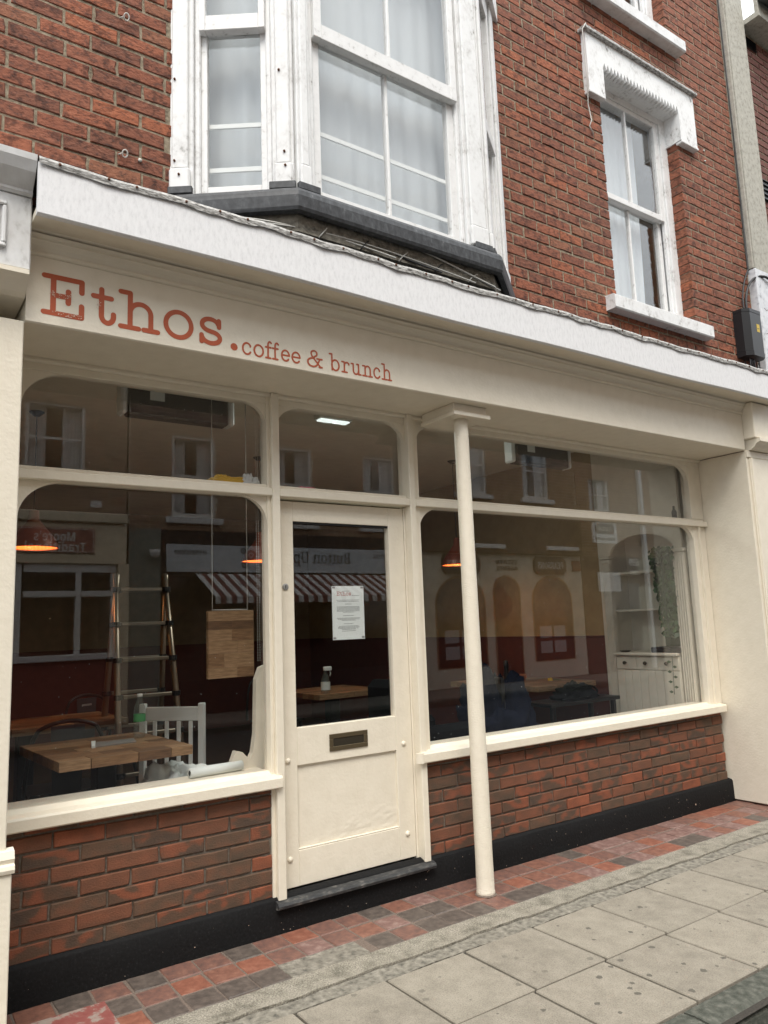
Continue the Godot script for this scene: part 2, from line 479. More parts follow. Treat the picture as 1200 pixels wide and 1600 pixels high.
	var glow := flat("warm_lamp_glow", 0.8, 0.25, 0.08, 0.6)
	glow.emission_enabled = true
	glow.emission = Color(1.0, 0.36, 0.14)
	glow.emission_energy_multiplier = 0.4
	var tubes := flat("lit_diffuser", 0.8, 0.8, 0.8, 0.6)
	tubes.emission_enabled = true
	tubes.emission = Color(0.95, 1.0, 0.98)
	tubes.emission_energy_multiplier = 0.4
	flat("leaf_0", 0.03, 0.085, 0.025, 0.5)
	flat("leaf_1", 0.045, 0.115, 0.036, 0.5)
	flat("leaf_2", 0.02, 0.058, 0.02, 0.5)
	flat("yellow_cloth", 0.60, 0.36, 0.015, 0.8)
	flat("pink_cloth", 0.55, 0.05, 0.12, 0.8)
	flat("white_cloth", 0.62, 0.66, 0.66, 0.8)
	flat("terracotta", 0.34, 0.10, 0.045, 0.6)
	flat("label_green", 0.06, 0.30, 0.10, 0.5)
	# across the street
	var ob := mat("facing_brick", ntex(120, 0.03, [[0.0, 0.27, 0.17, 0.105], [0.5, 0.38, 0.25, 0.16], [1.0, 0.48, 0.33, 0.22]], 5), 1.2, 0.9)
	ob.vertex_color_use_as_albedo = true
	flat("facing_mortar", 0.62, 0.54, 0.42, 0.95)
	flat("facing_cream", 0.74, 0.63, 0.45, 0.6)
	flat("facing_white", 0.72, 0.71, 0.68, 0.5)
	flat("facing_sign_brown", 0.34, 0.14, 0.10, 0.6)
	flat("facing_grey_green", 0.20, 0.22, 0.185, 0.7)
	flat("facing_dark", 0.02, 0.014, 0.013, 0.5)
	flat("facing_fascia_grey", 0.60, 0.64, 0.66, 0.6)
	flat("facing_maroon", 0.16, 0.05, 0.045, 0.8)
	flat("facing_render", 0.60, 0.54, 0.43, 0.8)
	flat("facing_brown", 0.06, 0.035, 0.025, 0.6)
	flat("facing_letter", 0.82, 0.78, 0.70, 0.5)
	flat("facing_curtain", 0.7, 0.7, 0.68, 0.9)
	flat("facing_timber", 0.24, 0.14, 0.075, 0.6)
	flat("facing_room", 0.34, 0.28, 0.20, 0.9)
	flat("facing_riser", 0.20, 0.045, 0.03, 0.6)

# ---------------------------------------------------------------- masonry
func add_brick(st: SurfaceTool, w: float, h: float, deep: float, t: Transform3D, rnd: RandomNumberGenerator, col = null) -> void:
	# front face at local z = 0 with worn, slightly uneven edges; ten points round the face
	var hw := w * 0.5
	var hh := h * 0.5
	var base := [Vector2(-hw, -hh), Vector2(-hw * 0.33, -hh), Vector2(hw * 0.33, -hh), Vector2(hw, -hh), Vector2(hw, 0), Vector2(hw, hh), Vector2(hw * 0.33, hh), Vector2(-hw * 0.33, hh), Vector2(-hw, hh), Vector2(-hw, 0)]
	var o := []
	var n := []
	for p in base:
		var j := Vector2(rnd.randf_range(-1, 1), rnd.randf_range(-1, 1)) * 0.0016
		var chip := 0.004 if rnd.randf() < 0.1 else 0.0
		var q: Vector2 = p + j - p.normalized() * chip
		o.append(q)
		n.append(q - Vector2(signf(p.x) * 0.004, signf(p.y) * 0.004))
	var lift := rnd.randf_range(-0.0015, 0.0015)
	var tx := rnd.randf_range(-0.002, 0.002) / maxf(hw, 0.05)
	var f := func(q: Vector2, z: float) -> Vector3: return t * Vector3(q.x, q.y, z + lift + q.x * tx)
	if col != null: st.set_color(col)
	var k := o.size()
	for i in range(1, k - 1):
		tri(st, f.call(n[0], 0.0), f.call(n[i], 0.0), f.call(n[i + 1], 0.0))
	for i in k:
		var j := (i + 1) % k
		quad(st, f.call(o[i], -0.004), f.call(o[j], -0.004), f.call(n[j], 0.0), f.call(n[i], 0.0))
		quad(st, f.call(o[i], -deep), f.call(o[j], -deep), f.call(o[j], -0.004), f.call(o[i], -0.004))

func brick_mesh(w: float, h: float, deep: float, variant: int) -> ArrayMesh:
	var key := "k%.3f_%.3f_%.3f_%d" % [w, h, deep, variant]
	if not meshes.has(key):
		var r := RandomNumberGenerator.new()
		r.seed = hash(key)
		var st := begin()
		add_brick(st, w, h, deep, Transform3D(), r)
		meshes[key] = done(st)
	return meshes[key]

# courses of bricks on a wall of the plane z, with rectangular openings left out: [centre x, centre y, width, touches an opening]
func lay(x0: float, x1: float, y0: float, y1: float, pitch: float, course: float, joint: float, holes: Array, shift := 0.0) -> Array:
	var r := []
	var row := 0
	var y := y0
	while y + course * 0.5 < y1:
		var yc := y + course * 0.5
		var segs := [[x0, x1]]
		for h in holes:
			if yc > h.position.y and yc < h.end.y:
				var nx := []
				for s in segs:
					if h.position.x > s[0] and h.position.x < s[1]: nx.append([s[0], h.position.x])
					if h.end.x > s[0] and h.end.x < s[1]: nx.append([h.end.x, s[1]])
					if h.end.x <= s[0] or h.position.x >= s[1]: nx.append(s)
				segs = nx
		for s in segs:
			var g := floorf((s[0] - shift) / pitch) * pitch + shift - (pitch * 0.5 if row % 2 else 0.0)
			while g < s[1]:
				var wob := sin(g * 37.0 + row * 5.3) * 0.006
				var wob2 := sin((g + pitch) * 37.0 + row * 5.3) * 0.006
				var a := maxf(g + wob + joint * 0.5, s[0])
				var b := minf(g + pitch + wob2 - joint * 0.5, s[1])
				var at_edge: bool = (absf(a - s[0]) < 0.001 and s[0] > x0 + 0.01) or (absf(b - s[1]) < 0.001 and s[1] < x1 - 0.01)
				if b - a > 0.035: r.append([(a + b) * 0.5, yc, snappedf(b - a, 0.004), at_edge])
				g += pitch
		y += course
		row += 1
	return r

func wall_core(parent: Node, called: String, x0: float, x1: float, y0: float, y1: float, zb: float, zf: float, holes: Array, m: Material) -> MeshInstance3D:
	var xs := [x0, x1]
	for h in holes:
		for v in [h.position.x, h.end.x]:
			if v > x0 and v < x1 and not v in xs: xs.append(v)
	xs.sort()
	var st := begin()
	for i in xs.size() - 1:
		var xc: float = (xs[i] + xs[i + 1]) * 0.5
		var cuts := []
		for h in holes:
			if xc > h.position.x and xc < h.end.x: cuts.append([h.position.y, h.end.y])
		cuts.sort_custom(func(a, b): return a[0] < b[0])
		var y := y0
		for c in cuts + [[y1, y1]]:
			if c[0] > y + 0.001: add_box(st, Vector3(xs[i], y, zb), Vector3(xs[i + 1], c[0], zf))
			y = maxf(y, c[1])
	return put(parent, called, done(st), m)

# ---------------------------------------------------------------- the shop building
const WZ := 0.20          # face of the upper brick wall
const FZ := 0.41          # face of pilasters and fascia
const BAY_A := Vector2(1.138, 0.20)
const BAY_C := Vector2(1.642, 0.57)
const BAY_D := Vector2(2.905, 0.57)
const BAY_E := Vector2(3.408, 0.20)

func upper_wall() -> void:
	var holes := [Rect2(1.16, 3.36, 2.23, 2.5), Rect2(4.535, 3.80, 1.005, 1.90), Rect2(4.53, 6.38, 1.0, 1.5)]
	var core_holes := []
	for h in holes: core_holes.append(h.grow(0.008))
	var w := group_node("upper_wall", building)
	w.set_meta("label", "upper storey wall of old red bricks in pale lime mortar")
	wall_core(w, "mortar", -1.6, 6.46, 3.20, 8.3, -0.06, WZ - 0.005, core_holes, M.lime_mortar)
	var skip := holes + [Rect2(4.36, 5.42, 1.41, 0.26)]
	var all := lay(-1.6, 6.44, 3.245, 8.3, 0.2365, 0.0786, 0.0115, skip, 0.055)
	var seen_list := []
	var rest := []
	for b in all:
		var v := in_view(Vector3(b[0], b[1], WZ))
		# the bay and the cornice hide these
		if b[1] < 3.30 + 0.0786 * 2.5 and b[0] < 3.3: v = 0.0
		if b[0] > 3.3 and b[1] < 3.44: v = 0.0
		if b[0] > 3.40 and b[0] < 3.55 and b[1] > 3.6 and v > 0: v *= 0.6
		if v > 0: seen_list.append([v, b])
		else: rest.append(b)
	seen_list.sort_custom(func(a, b): return a[0] > b[0])
	var n := 0
	for s in seen_list:
		if n >= 300:
			rest.append(s[1])
			continue
		n += 1
		var b: Array = s[1]
		var deep := 0.115 if b[3] else 0.03
		var tone := int(absf(sin(b[0] * 91.7 + b[1] * 47.3)) * 9973.0) % 10
		tone = [0, 1, 2, 3, 4, 5, 0, 2, 6, 5][tone]
		put(w, "brick", brick_mesh(b[2], 0.0675, deep, n % 7), M["old_red_brick_%d" % tone], Vector3(b[0], b[1] + sin(b[0] * 2.1 + b[1] * 7.0) * 0.003 + sin(b[0] * 53.0 + b[1] * 29.0) * 0.0012, WZ + sin(b[0] * 77.0 + b[1] * 41.0) * 0.0015), Basis(Vector3.BACK, sin(b[0] * 97.0 + b[1] * 61.0) * 0.007))
	var st := begin()
	var r := RandomNumberGenerator.new()
	r.seed = 77
	for b in rest:
		if b[0] < -0.8 or b[1] > 7.9: continue
		var k := r.randf_range(0.78, 1.16)
		add_brick(st, b[2], 0.0675, 0.115 if b[3] else 0.03, Transform3D(Basis(Vector3.BACK, r.randf_range(-0.007, 0.007)), Vector3(b[0], b[1] + sin(b[0] * 2.1 + b[1] * 7.0) * 0.003, WZ)), r, Color(k * r.randf_range(0.96, 1.06), k, k * 0.98))
	var rb := put(w, "farther_bricks", done(st), M.old_red_brick_tinted)
	rb.set_meta("kind", "stuff")

func shell() -> void:
	# rear and side walls, floors and roof that close the rooms
	box(building, "rear_wall", Vector3(0.1, -0.1, -6.7), Vector3(6.4, 8.3, -6.5), M.brown_wall, 0.0)
	box(building, "side_wall", Vector3(0.0, -0.1, -6.5), Vector3(0.25, 8.3, -0.08), M.ochre_wall, 0.0)
	box(building, "side_wall", Vector3(6.0, 2.9, -6.5), Vector3(6.4, 8.3, -0.07), M.ochre_wall, 0.0)
	box(building, "roof_slab", Vector3(-0.1, 8.304, -6.8), Vector3(6.46, 8.45, 0.25), M.lead, 0.0)
	box(building, "upper_floor", Vector3(0.25, 3.02, -6.5), Vector3(6.0, 3.2, -0.07), M.ceiling_paint, 0.0)

func sash(parent: Node, x0: float, x1: float, y0: float, y1: float, zf: float, stile: float, bars: Array, t := Transform3D(), bottom := 0.07, top := 0.05) -> Node3D:
	# one glazed sash in local x (along) / z (out) axes under a transform
	var s := group_node("sash", parent)
	s.transform = t
	var m: Material = M.sash_white_paint
	box(s, "stile", Vector3(x0, y0, zf - 0.045), Vector3(x0 + stile, y1, zf), m)
	box(s, "stile", Vector3(x1 - stile, y0, zf - 0.045), Vector3(x1, y1, zf), m)
	box(s, "bottom_rail", Vector3(x0 + stile, y0, zf - 0.045), Vector3(x1 - stile, y0 + bottom, zf - 0.001), m)
	box(s, "top_rail", Vector3(x0 + stile, y1 - top, zf - 0.045), Vector3(x1 - stile, y1, zf - 0.001), m)
	var e := [x0 + stile] + bars + [x1 - stile]
	for i in e.size() - 1:
		put(s, "pane", boxm(Vector3(e[i + 1] - e[i], y1 - y0 - bottom - top, 0.004), 0.0), M.window_glass, Vector3((e[i] + e[i + 1]) * 0.5, (y0 + bottom + y1 - top) * 0.5, zf - 0.022))
	for b in bars:
		box(s, "glazing_bar", Vector3(b - 0.009, y0 + bottom, zf - 0.04), Vector3(b + 0.009, y1 - top, zf - 0.004), m)
	return s

func curtain(parent: Node, x0: float, x1: float, y0: float, y1: float, z: float, t := Transform3D(), amp := 0.02, sd := 3, gather := 0.0) -> MeshInstance3D:
	var st := begin(true)
	var n := int((x1 - x0) / 0.012)
	var rows := 10
	var f := func(i: int, j: int) -> Vector3:
		var u := float(i) / n
		var v := float(j) / rows
		var x: float = lerpf(x0, x1, u)
		x = lerpf(x, x0 + (x - x0) * (1.0 - gather), (1.0 - v) * (1.0 - v))
		var k := 0.55 + 0.45 * (1.0 - v)
		return t * Vector3(x, lerpf(y0, y1, v), z + amp * k * (sin(x * 52.0 + sd + sin(v * 2.0 + sd) * 0.7) * 0.6 + sin(x * 23.0 + sd * 2.1) * 0.5))
	for i in n:
		for j in rows:
			quad(st, f.call(i, j), f.call(i + 1, j), f.call(i + 1, j + 1), f.call(i, j + 1))
	return put(parent, "net_curtain", done(st), M.net_curtain)

# a vertical frame whose local x runs from plan point a to plan point b and whose local z points out of the bay
func plan(a: Vector2, b: Vector2) -> Transform3D:
	var d := (b - a).normalized()
	var x := Vector3(d.x, 0, d.y)
	var z := x.cross(Vector3.UP)
	return Transform3D(Basis(x, Vector3.UP, z), Vector3(a.x, 0, a.y))

func bay_window() -> void:
	var b := group_node("bay_window", building)
	b.set_meta("label", "white flaking canted bay window on a lead shelf")
	var old: Material = M.flaking_white_paint
	var top := 5.6
	for side in 3:
		var a: Vector2 = [BAY_A, BAY_C, BAY_D][side]
		var c: Vector2 = [BAY_C, BAY_D, BAY_E][side]
		var t := plan(a, c)
		var L := a.distance_to(c)
		var p0 := 0.118 if side != 1 else 0.092      # corner post widths
		var p1 := 0.118 if side != 1 else 0.145
		if side == 2: p0 = 0.10; p1 = 0.14
		if side == 1: p1 = 0.16
		var f := func(called: String, lo: Vector3, hi: Vector3, m: Material, bev := 0.004):
			var o := box(b, called, lo, hi, m, bev)
			o.transform = t * o.transform
			return o
		# posts with a raised pilaster strip, a base block and a narrow bead
		var e0 := 0.012 if side != 0 else 0.0
		var e1 := 0.012 if side != 2 else 0.0
		f.call("post", Vector3(e0, 3.555, -0.11), Vector3(p0, top, -0.006), old)
		f.call("post", Vector3(L - p1, 3.555, -0.11), Vector3(L - e1, top, -0.006), old)
		f.call("pilaster_strip", Vector3(e0 + 0.014, 3.70, -0.006), Vector3(p0 - 0.022, top, 0.012), old, 0.006)
		f.call("pilaster_strip", Vector3(L - p1 + 0.022, 3.70, -0.006), Vector3(L - e1 - 0.014, top, 0.012), old, 0.006)
		f.call("base_block", Vector3(e0 + 0.004, 3.575, -0.006), Vector3(p0 - 0.012, 3.698, 0.022), old, 0.008)
		f.call("base_block", Vector3(L - p1 + 0.012, 3.575, -0.006), Vector3(L - e1 - 0.004, 3.698, 0.022), old, 0.008)
		f.call("bead", Vector3(p0 + 0.001, 3.555, -0.10), Vector3(p0 + 0.03, top, -0.025), old, 0.006)
		f.call("bead", Vector3(L - p1 - 0.03, 3.555, -0.10), Vector3(L - p1 - 0.001, top, -0.025), old, 0.006)
		# lower sash sits behind, upper sash in front
		var x0 := p0 + 0.028
		var x1 := L - p1 - 0.028
		var bars := [(x0 + x1) * 0.5] if side == 1 else []
		sash(b, x0, x1, 3.556, 4.50, -0.045, 0.032 if side != 1 else 0.05, bars, t, 0.072, 0.03)
		sash(b, x0, x1, 4.455, top - 0.1, -0.0005, 0.032 if side != 1 else 0.045, bars, t, 0.085, 0.05)
		f.call("head", Vector3(p0, top - 0.1, -0.11), Vector3(L - p1, top, -0.002), old)
		# two rails and a net curtain behind the glass
		for y in [3.741, 3.981]:
			f.call("inner_rail", Vector3(p0 - 0.02, y - 0.013, -0.096), Vector3(L - p1 + 0.02, y + 0.013, -0.086), M.white_wood, 0.002)
		curtain(b, 0.02, L - 0.02, 3.50, top, -0.19, t, 0.013, 3 + side * 2)
	# lead covered shelf, following the cant, with a rolled edge and upstands at the posts
	var out := 0.075
	var q := func(k: float) -> Array:
		return [Vector2(BAY_A.x - k * 1.15, WZ - 0.02), Vector2(BAY_A.x - k * 1.15, WZ + 0.005), Vector2(BAY_C.x - k * 0.42, BAY_C.y + k), Vector2(BAY_D.x + k * 0.42, BAY_D.y + k), Vector2(BAY_E.x + k * 1.15, WZ + 0.005), Vector2(BAY_E.x + k * 1.15, WZ - 0.02)]
	var prof := [[0.0, 3.560], [0.030, 3.552], [0.052, 3.540], [0.066, 3.520], [0.070, 3.495], [0.066, 3.440], [0.060, 3.424], [0.030, 3.420]]
	var st := begin()
	for i in prof.size() - 1:
		var u: Array = q.call(prof[i][0])
		var v: Array = q.call(prof[i + 1][0])
		for j in u.size() - 1:
			var y0: float = prof[i][1]
			var y1: float = prof[i + 1][1]
			quad(st, Vector3(v[j].x, y1, v[j].y), Vector3(v[j + 1].x, y1, v[j + 1].y), Vector3(u[j + 1].x, y0, u[j + 1].y), Vector3(u[j].x, y0, u[j].y))
	var inner: Array = q.call(0.0)
	for j in range(1, inner.size() - 1):
		tri(st, Vector3(inner[0].x, 3.56, inner[0].y), Vector3(inner[j].x, 3.56, inner[j].y), Vector3(inner[j + 1].x, 3.56, inner[j + 1].y))
	put(b, "lead_shelf", done(st), M.lead)
	var under := PackedVector2Array()
	for v in q.call(0.012): under.append(v)
	var us := begin()
	add_prism(us, under, Transform3D(Basis(Vector3(1, 0, 0), Vector3(0, 0, 1), Vector3(0, -1, 0)), Vector3(0, 3.43, 0)), 0.0, 0.09)
	put(b, "bressummer", done(us), M.patched_concrete)
	for side in 3:
		var a: Vector2 = [BAY_A, BAY_C, BAY_D][side]
		var c: Vector2 = [BAY_C, BAY_D, BAY_E][side]
		var t := plan(a, c)
		var L := a.distance_to(c)
		for w in [[0.0, 0.12], [L - 0.13, L]]:
			var o := box(b, "lead_upstand", Vector3(w[0], 3.556, 0.002), Vector3(w[1], 3.596, 0.030), M.lead, 0.004)
			o.transform = t * o.transform
	# screws and old fixings on the posts
	var tl := plan(BAY_A, BAY_C)
	for s in [[0.03, 4.18], [0.03, 3.74], [0.055, 3.66], [0.55, 4.20], [0.57, 3.76], [0.575, 3.68]]:
		lathe(b, "screw_head", [[0.0, 0.0], [0.006, 0.0], [0.006, 0.006], [0.003, 0.009], [0.0, 0.009]], tl * Vector3(s[0], s[1], 0.012 if s[1] > 3.7 else 0.022), M.rust, 8, true, tl.basis * Basis(Vector3.RIGHT, PI / 2))
	# roof of the bay and a floor that closes it
	var roof := PackedVector2Array()
	for v in q.call(0.05): roof.append(v)
	var rs := begin()
	add_prism(rs, roof, Transform3D(Basis(Vector3(1, 0, 0), Vector3(0, 0, 1), Vector3(0, -1, 0)), Vector3(0, 5.86, 0)), 0.0, 0.258)
	put(b, "bay_roof", done(rs), M.flaking_white_paint)

func window_over(parent_name: String, y0: float, y1: float, x0: float, x1: float, label: String) -> Node3D:
	var w := group_node(parent_name, building)
	w.set_meta("label", label)
	var zf := WZ - 0.105
	var m: Material = M.flaking_white_paint
	box(w, "box_frame", Vector3(x0 - 0.02, y0 - 0.05, zf - 0.12), Vector3(x0 + 0.055, y1 + 0.05, zf), m)
	box(w, "box_frame", Vector3(x1 - 0.085, y0 - 0.05, zf - 0.12), Vector3(x1 + 0.02, y1 + 0.05, zf), m)
	box(w, "frame_bead", Vector3(x1 - 0.112, y0 - 0.04, zf - 0.05), Vector3(x1 - 0.086, y1, zf - 0.014), m, 0.005)
	box(w, "frame_head", Vector3(x0 + 0.056, y1 - 0.06, zf - 0.12), Vector3(x1 - 0.086, y1 + 0.05, zf - 0.002), m)
	var mid := y0 + (y1 - y0) * 0.505
	var xa := x0 + 0.057
	var xb := x1 - 0.113
	sash(w, xa, xb, mid - 0.028, y1 - 0.06, zf - 0.012, 0.042, [(xa + xb) * 0.5], Transform3D(), 0.05, 0.04)
	sash(w, xa, xb, y0 + 0.0, mid + 0.012, zf - 0.058, 0.042, [(xa + xb) * 0.5], Transform3D(), 0.07, 0.03)
	curtain(w, xa - 0.05, lerpf(xa, xb, 0.84), y0 - 0.02, y1, zf - 0.17, Transform3D(), 0.018, 9, 0.05)
	return w

func upper_windows() -> void:
	var w := window_over("sash_window", 3.80, 5.69, 4.535, 5.54, "white timber sash window with net curtains under a notched white lintel")
	# painted stone lintel with dropped ends and a row of notches on its lower edge
	var fl: Material = M.flaking_white_paint
	var p := PackedVector2Array([Vector2(4.365, 5.43), Vector2(4.552, 5.43), Vector2(4.552, 5.68), Vector2(5.528, 5.68), Vector2(5.528, 5.43), Vector2(5.765, 5.43), Vector2(5.765, 5.92), Vector2(4.365, 5.92)])
	prism(w, "lintel", p, WZ - 0.112, WZ - 0.0201, fl)
	var pf := PackedVector2Array([Vector2(4.365, 5.43), Vector2(4.552, 5.43), Vector2(4.552, 5.735), Vector2(5.528, 5.735), Vector2(5.528, 5.43), Vector2(5.765, 5.43), Vector2(5.765, 5.92), Vector2(4.365, 5.92)])
	prism(w, "lintel_face", pf, WZ - 0.02, WZ + 0.045, fl)
	box(w, "lintel_drip", Vector3(4.335, 5.922, WZ - 0.02), Vector3(5.80, 5.955, WZ + 0.075), M.weathered_flashing, 0.006)
	box(w, "lintel_foot", Vector3(4.360, 5.405, WZ - 0.01), Vector3(4.549, 5.428, WZ + 0.052), fl, 0.004)
	box(w, "lintel_foot", Vector3(5.531, 5.405, WZ - 0.01), Vector3(5.770, 5.428, WZ + 0.052), fl, 0.004)
	# the lower arris is cut into a row of V notches
	var pitch := 0.976 / 24.0
	for i in 25:
		var x := 4.552 + i * pitch
		var st := begin()
		var a := Vector3(x, 5.680, WZ + 0.045)
		var back := WZ - 0.02
		if i > 0:
			var tl := Vector3(x - pitch * 0.5, 5.735, WZ + 0.045)
			var ml := Vector3(x - pitch * 0.5, 5.680, back)
			tri(st, a, Vector3(x, 5.735, WZ + 0.045), tl)
			tri(st, a, tl, ml)
			tri(st, a, ml, Vector3(x, 5.680, back))
		if i < 24:
			var tr := Vector3(x + pitch * 0.5, 5.735, WZ + 0.045)
			var mr := Vector3(x + pitch * 0.5, 5.680, back)
			tri(st, a, tr, Vector3(x, 5.735, WZ + 0.045))
			tri(st, a, mr, tr)
			tri(st, a, Vector3(x, 5.680, back), mr)
		put(w, "lintel_tooth", done(st), fl)
	run_x(w, "sill", [[0.06, 3.675], [WZ + 0.075, 3.675], [WZ + 0.082, 3.685], [WZ + 0.082, 3.775], [WZ + 0.07, 3.785], [0.06, 3.803]], 4.405, 5.655, fl)
	tube(w, "loose_cable", [Vector3(4.34, 5.95, 0.28), Vector3(4.315, 5.90, 0.262), Vector3(4.325, 5.62, 0.255), Vector3(4.33, 5.46, 0.258), Vector3(4.37, 5.32, 0.215), Vector3(4.40, 5.20, 0.212), Vector3(4.37, 5.14, 0.212), Vector3(4.41, 5.09, 0.212)], 0.0045, M.cable_white, 5)
	var u := window_over("upper_sash_window", 6.40, 8.0, 4.53, 5.53, "white sash window above the notched lintel")
	run_x(u, "sill", [[0.06, 6.275], [WZ + 0.085, 6.275], [WZ + 0.095, 6.285], [WZ + 0.095, 6.375], [WZ + 0.085, 6.385], [0.06, 6.402]], 4.35, 5.66, M.old_white_paint)

func fixings_on_wall() -> void:
	# screw eyes and small stumps left in the brickwork
	for e in [Vector3(0.918, 4.42, WZ + 0.012), Vector3(0.92, 3.70, WZ + 0.012)]:
		var pts := []
		for i in 13:
			var a := TAU * i / 12.0
			pts.append(Vector3(cos(a) * 0.012, sin(a) * 0.016, 0.008 + sin(a) * 0.006))
		var st := begin(true)
		add_tube(st, pts, 0.0035, 6, false)
		add_tube(st, [Vector3(-0.012, 0, 0.006), Vector3(-0.026, -0.001, -0.014)], 0.003, 6)
		put(building, "screw_eye", done(st), M.cable_white, e)
	for e in [Vector3(0.995, 3.70, WZ), Vector3(5.93, 5.49, WZ), Vector3(5.93, 5.39, WZ)]:
		lathe(building, "wall_plug", [[0.0, 0.0], [0.009, 0.0], [0.010, 0.008], [0.004, 0.012], [0.0, 0.012]], e, M.cable_white, 7, true, Basis(Vector3.RIGHT, PI / 2))

func cornice_and_fascia() -> void:
	var x0 := 0.485
	var f := group_node("fascia", building)
	f.set_meta("label", "cream signboard under a white cornice board")
	# signboard, bed moulding, soffit of the cornice, white cornice board and lead flashing above
	run_x(f, "signboard", [[0.10, 2.712], [FZ - 0.006, 2.712], [FZ, 2.718], [FZ, 3.00], [0.10, 3.00]], x0 + 0.002, 5.698, M.cream_paint)
	run_x(f, "bed_moulding", [[0.10, 3.001], [FZ + 0.004, 3.001], [FZ + 0.012, 3.006], [FZ + 0.012, 3.016], [FZ + 0.005, 3.022], [FZ + 0.012, 3.040], [FZ + 0.024, 3.054], [FZ + 0.030, 3.058], [FZ + 0.030, 3.068], [FZ + 0.040, 3.080], [0.10, 3.080]], x0 + 0.002, 5.698, M.cream_paint)
	run_x(f, "cornice_soffit", [[FZ + 0.046, 3.094], [0.585, 3.090], [0.585, 3.12], [0.10, 3.12], [0.10, 3.086], [FZ + 0.034, 3.086]], x0 + 0.002, 6.05, M.cream_paint)
	# the white board sags a little along its length: short lengths following a curve
	var st := begin()
	var n := 24
	var sag := func(x: float) -> float: return -0.010 * sin(clampf((x - 0.6) / 4.6, 0, 1) * PI) - 0.004 * sin(x * 3.1)
	for i in n:
		var a: float = lerpf(x0, 6.08, float(i) / n)
		var c: float = lerpf(x0, 6.08, float(i + 1) / n)
		var ya: float = sag.call(a)
		var yc: float = sag.call(c)
		var pr := [[0.586, 3.082], [0.606, 3.082], [0.610, 3.087], [0.610, 3.292], [0.604, 3.300], [0.586, 3.300]]
		for k in pr.size():
			var u: Array = pr[k]
			var v: Array = pr[(k + 1) % pr.size()]
			quad(st, Vector3(a, u[1] + ya, u[0]), Vector3(a, v[1] + ya, v[0]), Vector3(c, v[1] + yc, v[0]), Vector3(c, u[1] + yc, u[0]))
		if i == 0:
			quad(st, Vector3(a, 3.082 + ya, 0.586), Vector3(a, 3.082 + ya, 0.610), Vector3(a, 3.30 + ya, 0.610), Vector3(a, 3.30 + ya, 0.586))
	put(f, "cornice_board", done(st), M.cornice_white_paint)
	# uneven lead strip nailed along the top edge, and the sloping lead behind it
	var fs := begin()
	var ls := begin()
	n = 90
	var edge := func(x: float, k: int) -> Vector3:
		var y: float = sag.call(x)
		var w := sin(x * 31.0) * 0.0035 + sin(x * 13.0 + 1.0) * 0.005 + sin(x * 71.0) * 0.002
		if k == 0: return Vector3(x, 3.281 + y + w, 0.616 + absf(w) * 0.6)
		if k == 1: return Vector3(x, 3.302 + y + w * 0.4, 0.621)
		if k == 2: return Vector3(x, 3.316 + y + w * 0.5, 0.612)
		return Vector3(x, 3.368 + sin(x * 5.0) * 0.004, WZ - 0.01)
	for i in n:
		var a: float = lerpf(x0, 6.2, float(i) / n)
		var c: float = lerpf(x0, 6.2, float(i + 1) / n)
		for k in 2:
			quad(fs, edge.call(a, k), edge.call(c, k), edge.call(c, k + 1), edge.call(a, k + 1))
		quad(ls, edge.call(a, 2), edge.call(c, 2), edge.call(c, 3), edge.call(a, 3))
	put(f, "flashing_lip", done(fs), M.weathered_flashing)
	put(f, "lead_flashing", done(ls), M.lead)
	for i in 34:
		var x := 0.56 + i * 0.165 + sin(i * 2.3) * 0.03
		lathe(f, "flashing_nail", [[0.0, 0.0], [0.006, 0.0], [0.006, 0.003], [0.003, 0.005], [0.0, 0.005]], Vector3(x, 3.301 + sag.call(x), 0.6205), M.rust, 7, true, Basis(Vector3.RIGHT, PI / 2))
	# soffit of the recess
	box(f, "recess_soffit", Vector3(x0 + 0.002, 2.712, -0.02), Vector3(5.698, 2.76, 0.099), M.cream_paint, 0.0)
	box(f, "recess_soffit_board", Vector3(x0 + 0.004, 2.7125, 0.099), Vector3(5.696, 2.74, FZ - 0.008), M.cream_paint, 0.0)
	# beam that carries the upper wall
	box(f, "beam", Vector3(x0, 2.765, -0.06), Vector3(6.4, 3.21, 0.098), M.lime_mortar, 0.0)
	lettering(f)

# ---------------------------------------------------------------- the painted lettering: round-ended strokes
var stroke_z := 0.0
func stroke(st: SurfaceTool, pts: Array, w: float, org: Vector2) -> void:
	var q := []
	for p in pts: q.append(Vector2(p[0], p[1]) + org)
	for i in q.size():
		stroke_z += 0.000012
		var z := stroke_z
		var a: Vector2 = q[i]
		for k in 14:
			var u := TAU * k / 14.0
			var v := TAU * (k + 1) / 14.0
			tri(st, Vector3(a.x, a.y, z), Vector3(a.x + cos(u) * w, a.y + sin(u) * w, z), Vector3(a.x + cos(v) * w, a.y + sin(v) * w, z))
		if i < q.size() - 1:
			stroke_z += 0.000012
			z = stroke_z
			var b: Vector2 = q[i + 1]
			var n: Vector2 = (b - a).normalized().orthogonal() * w
			quad(st, Vector3(a.x + n.x, a.y + n.y, z), Vector3(a.x - n.x, a.y - n.y, z), Vector3(b.x - n.x, b.y - n.y, z), Vector3(b.x + n.x, b.y + n.y, z))

func arc(cx, cy, rx, ry, a0, a1, n := 18) -> Array:
	var r := []
	for i in n + 1:
		var a := deg_to_rad(lerpf(a0, a1, float(i) / n))
		r.append([cx + cos(a) * rx, cy + sin(a) * ry])
	return r

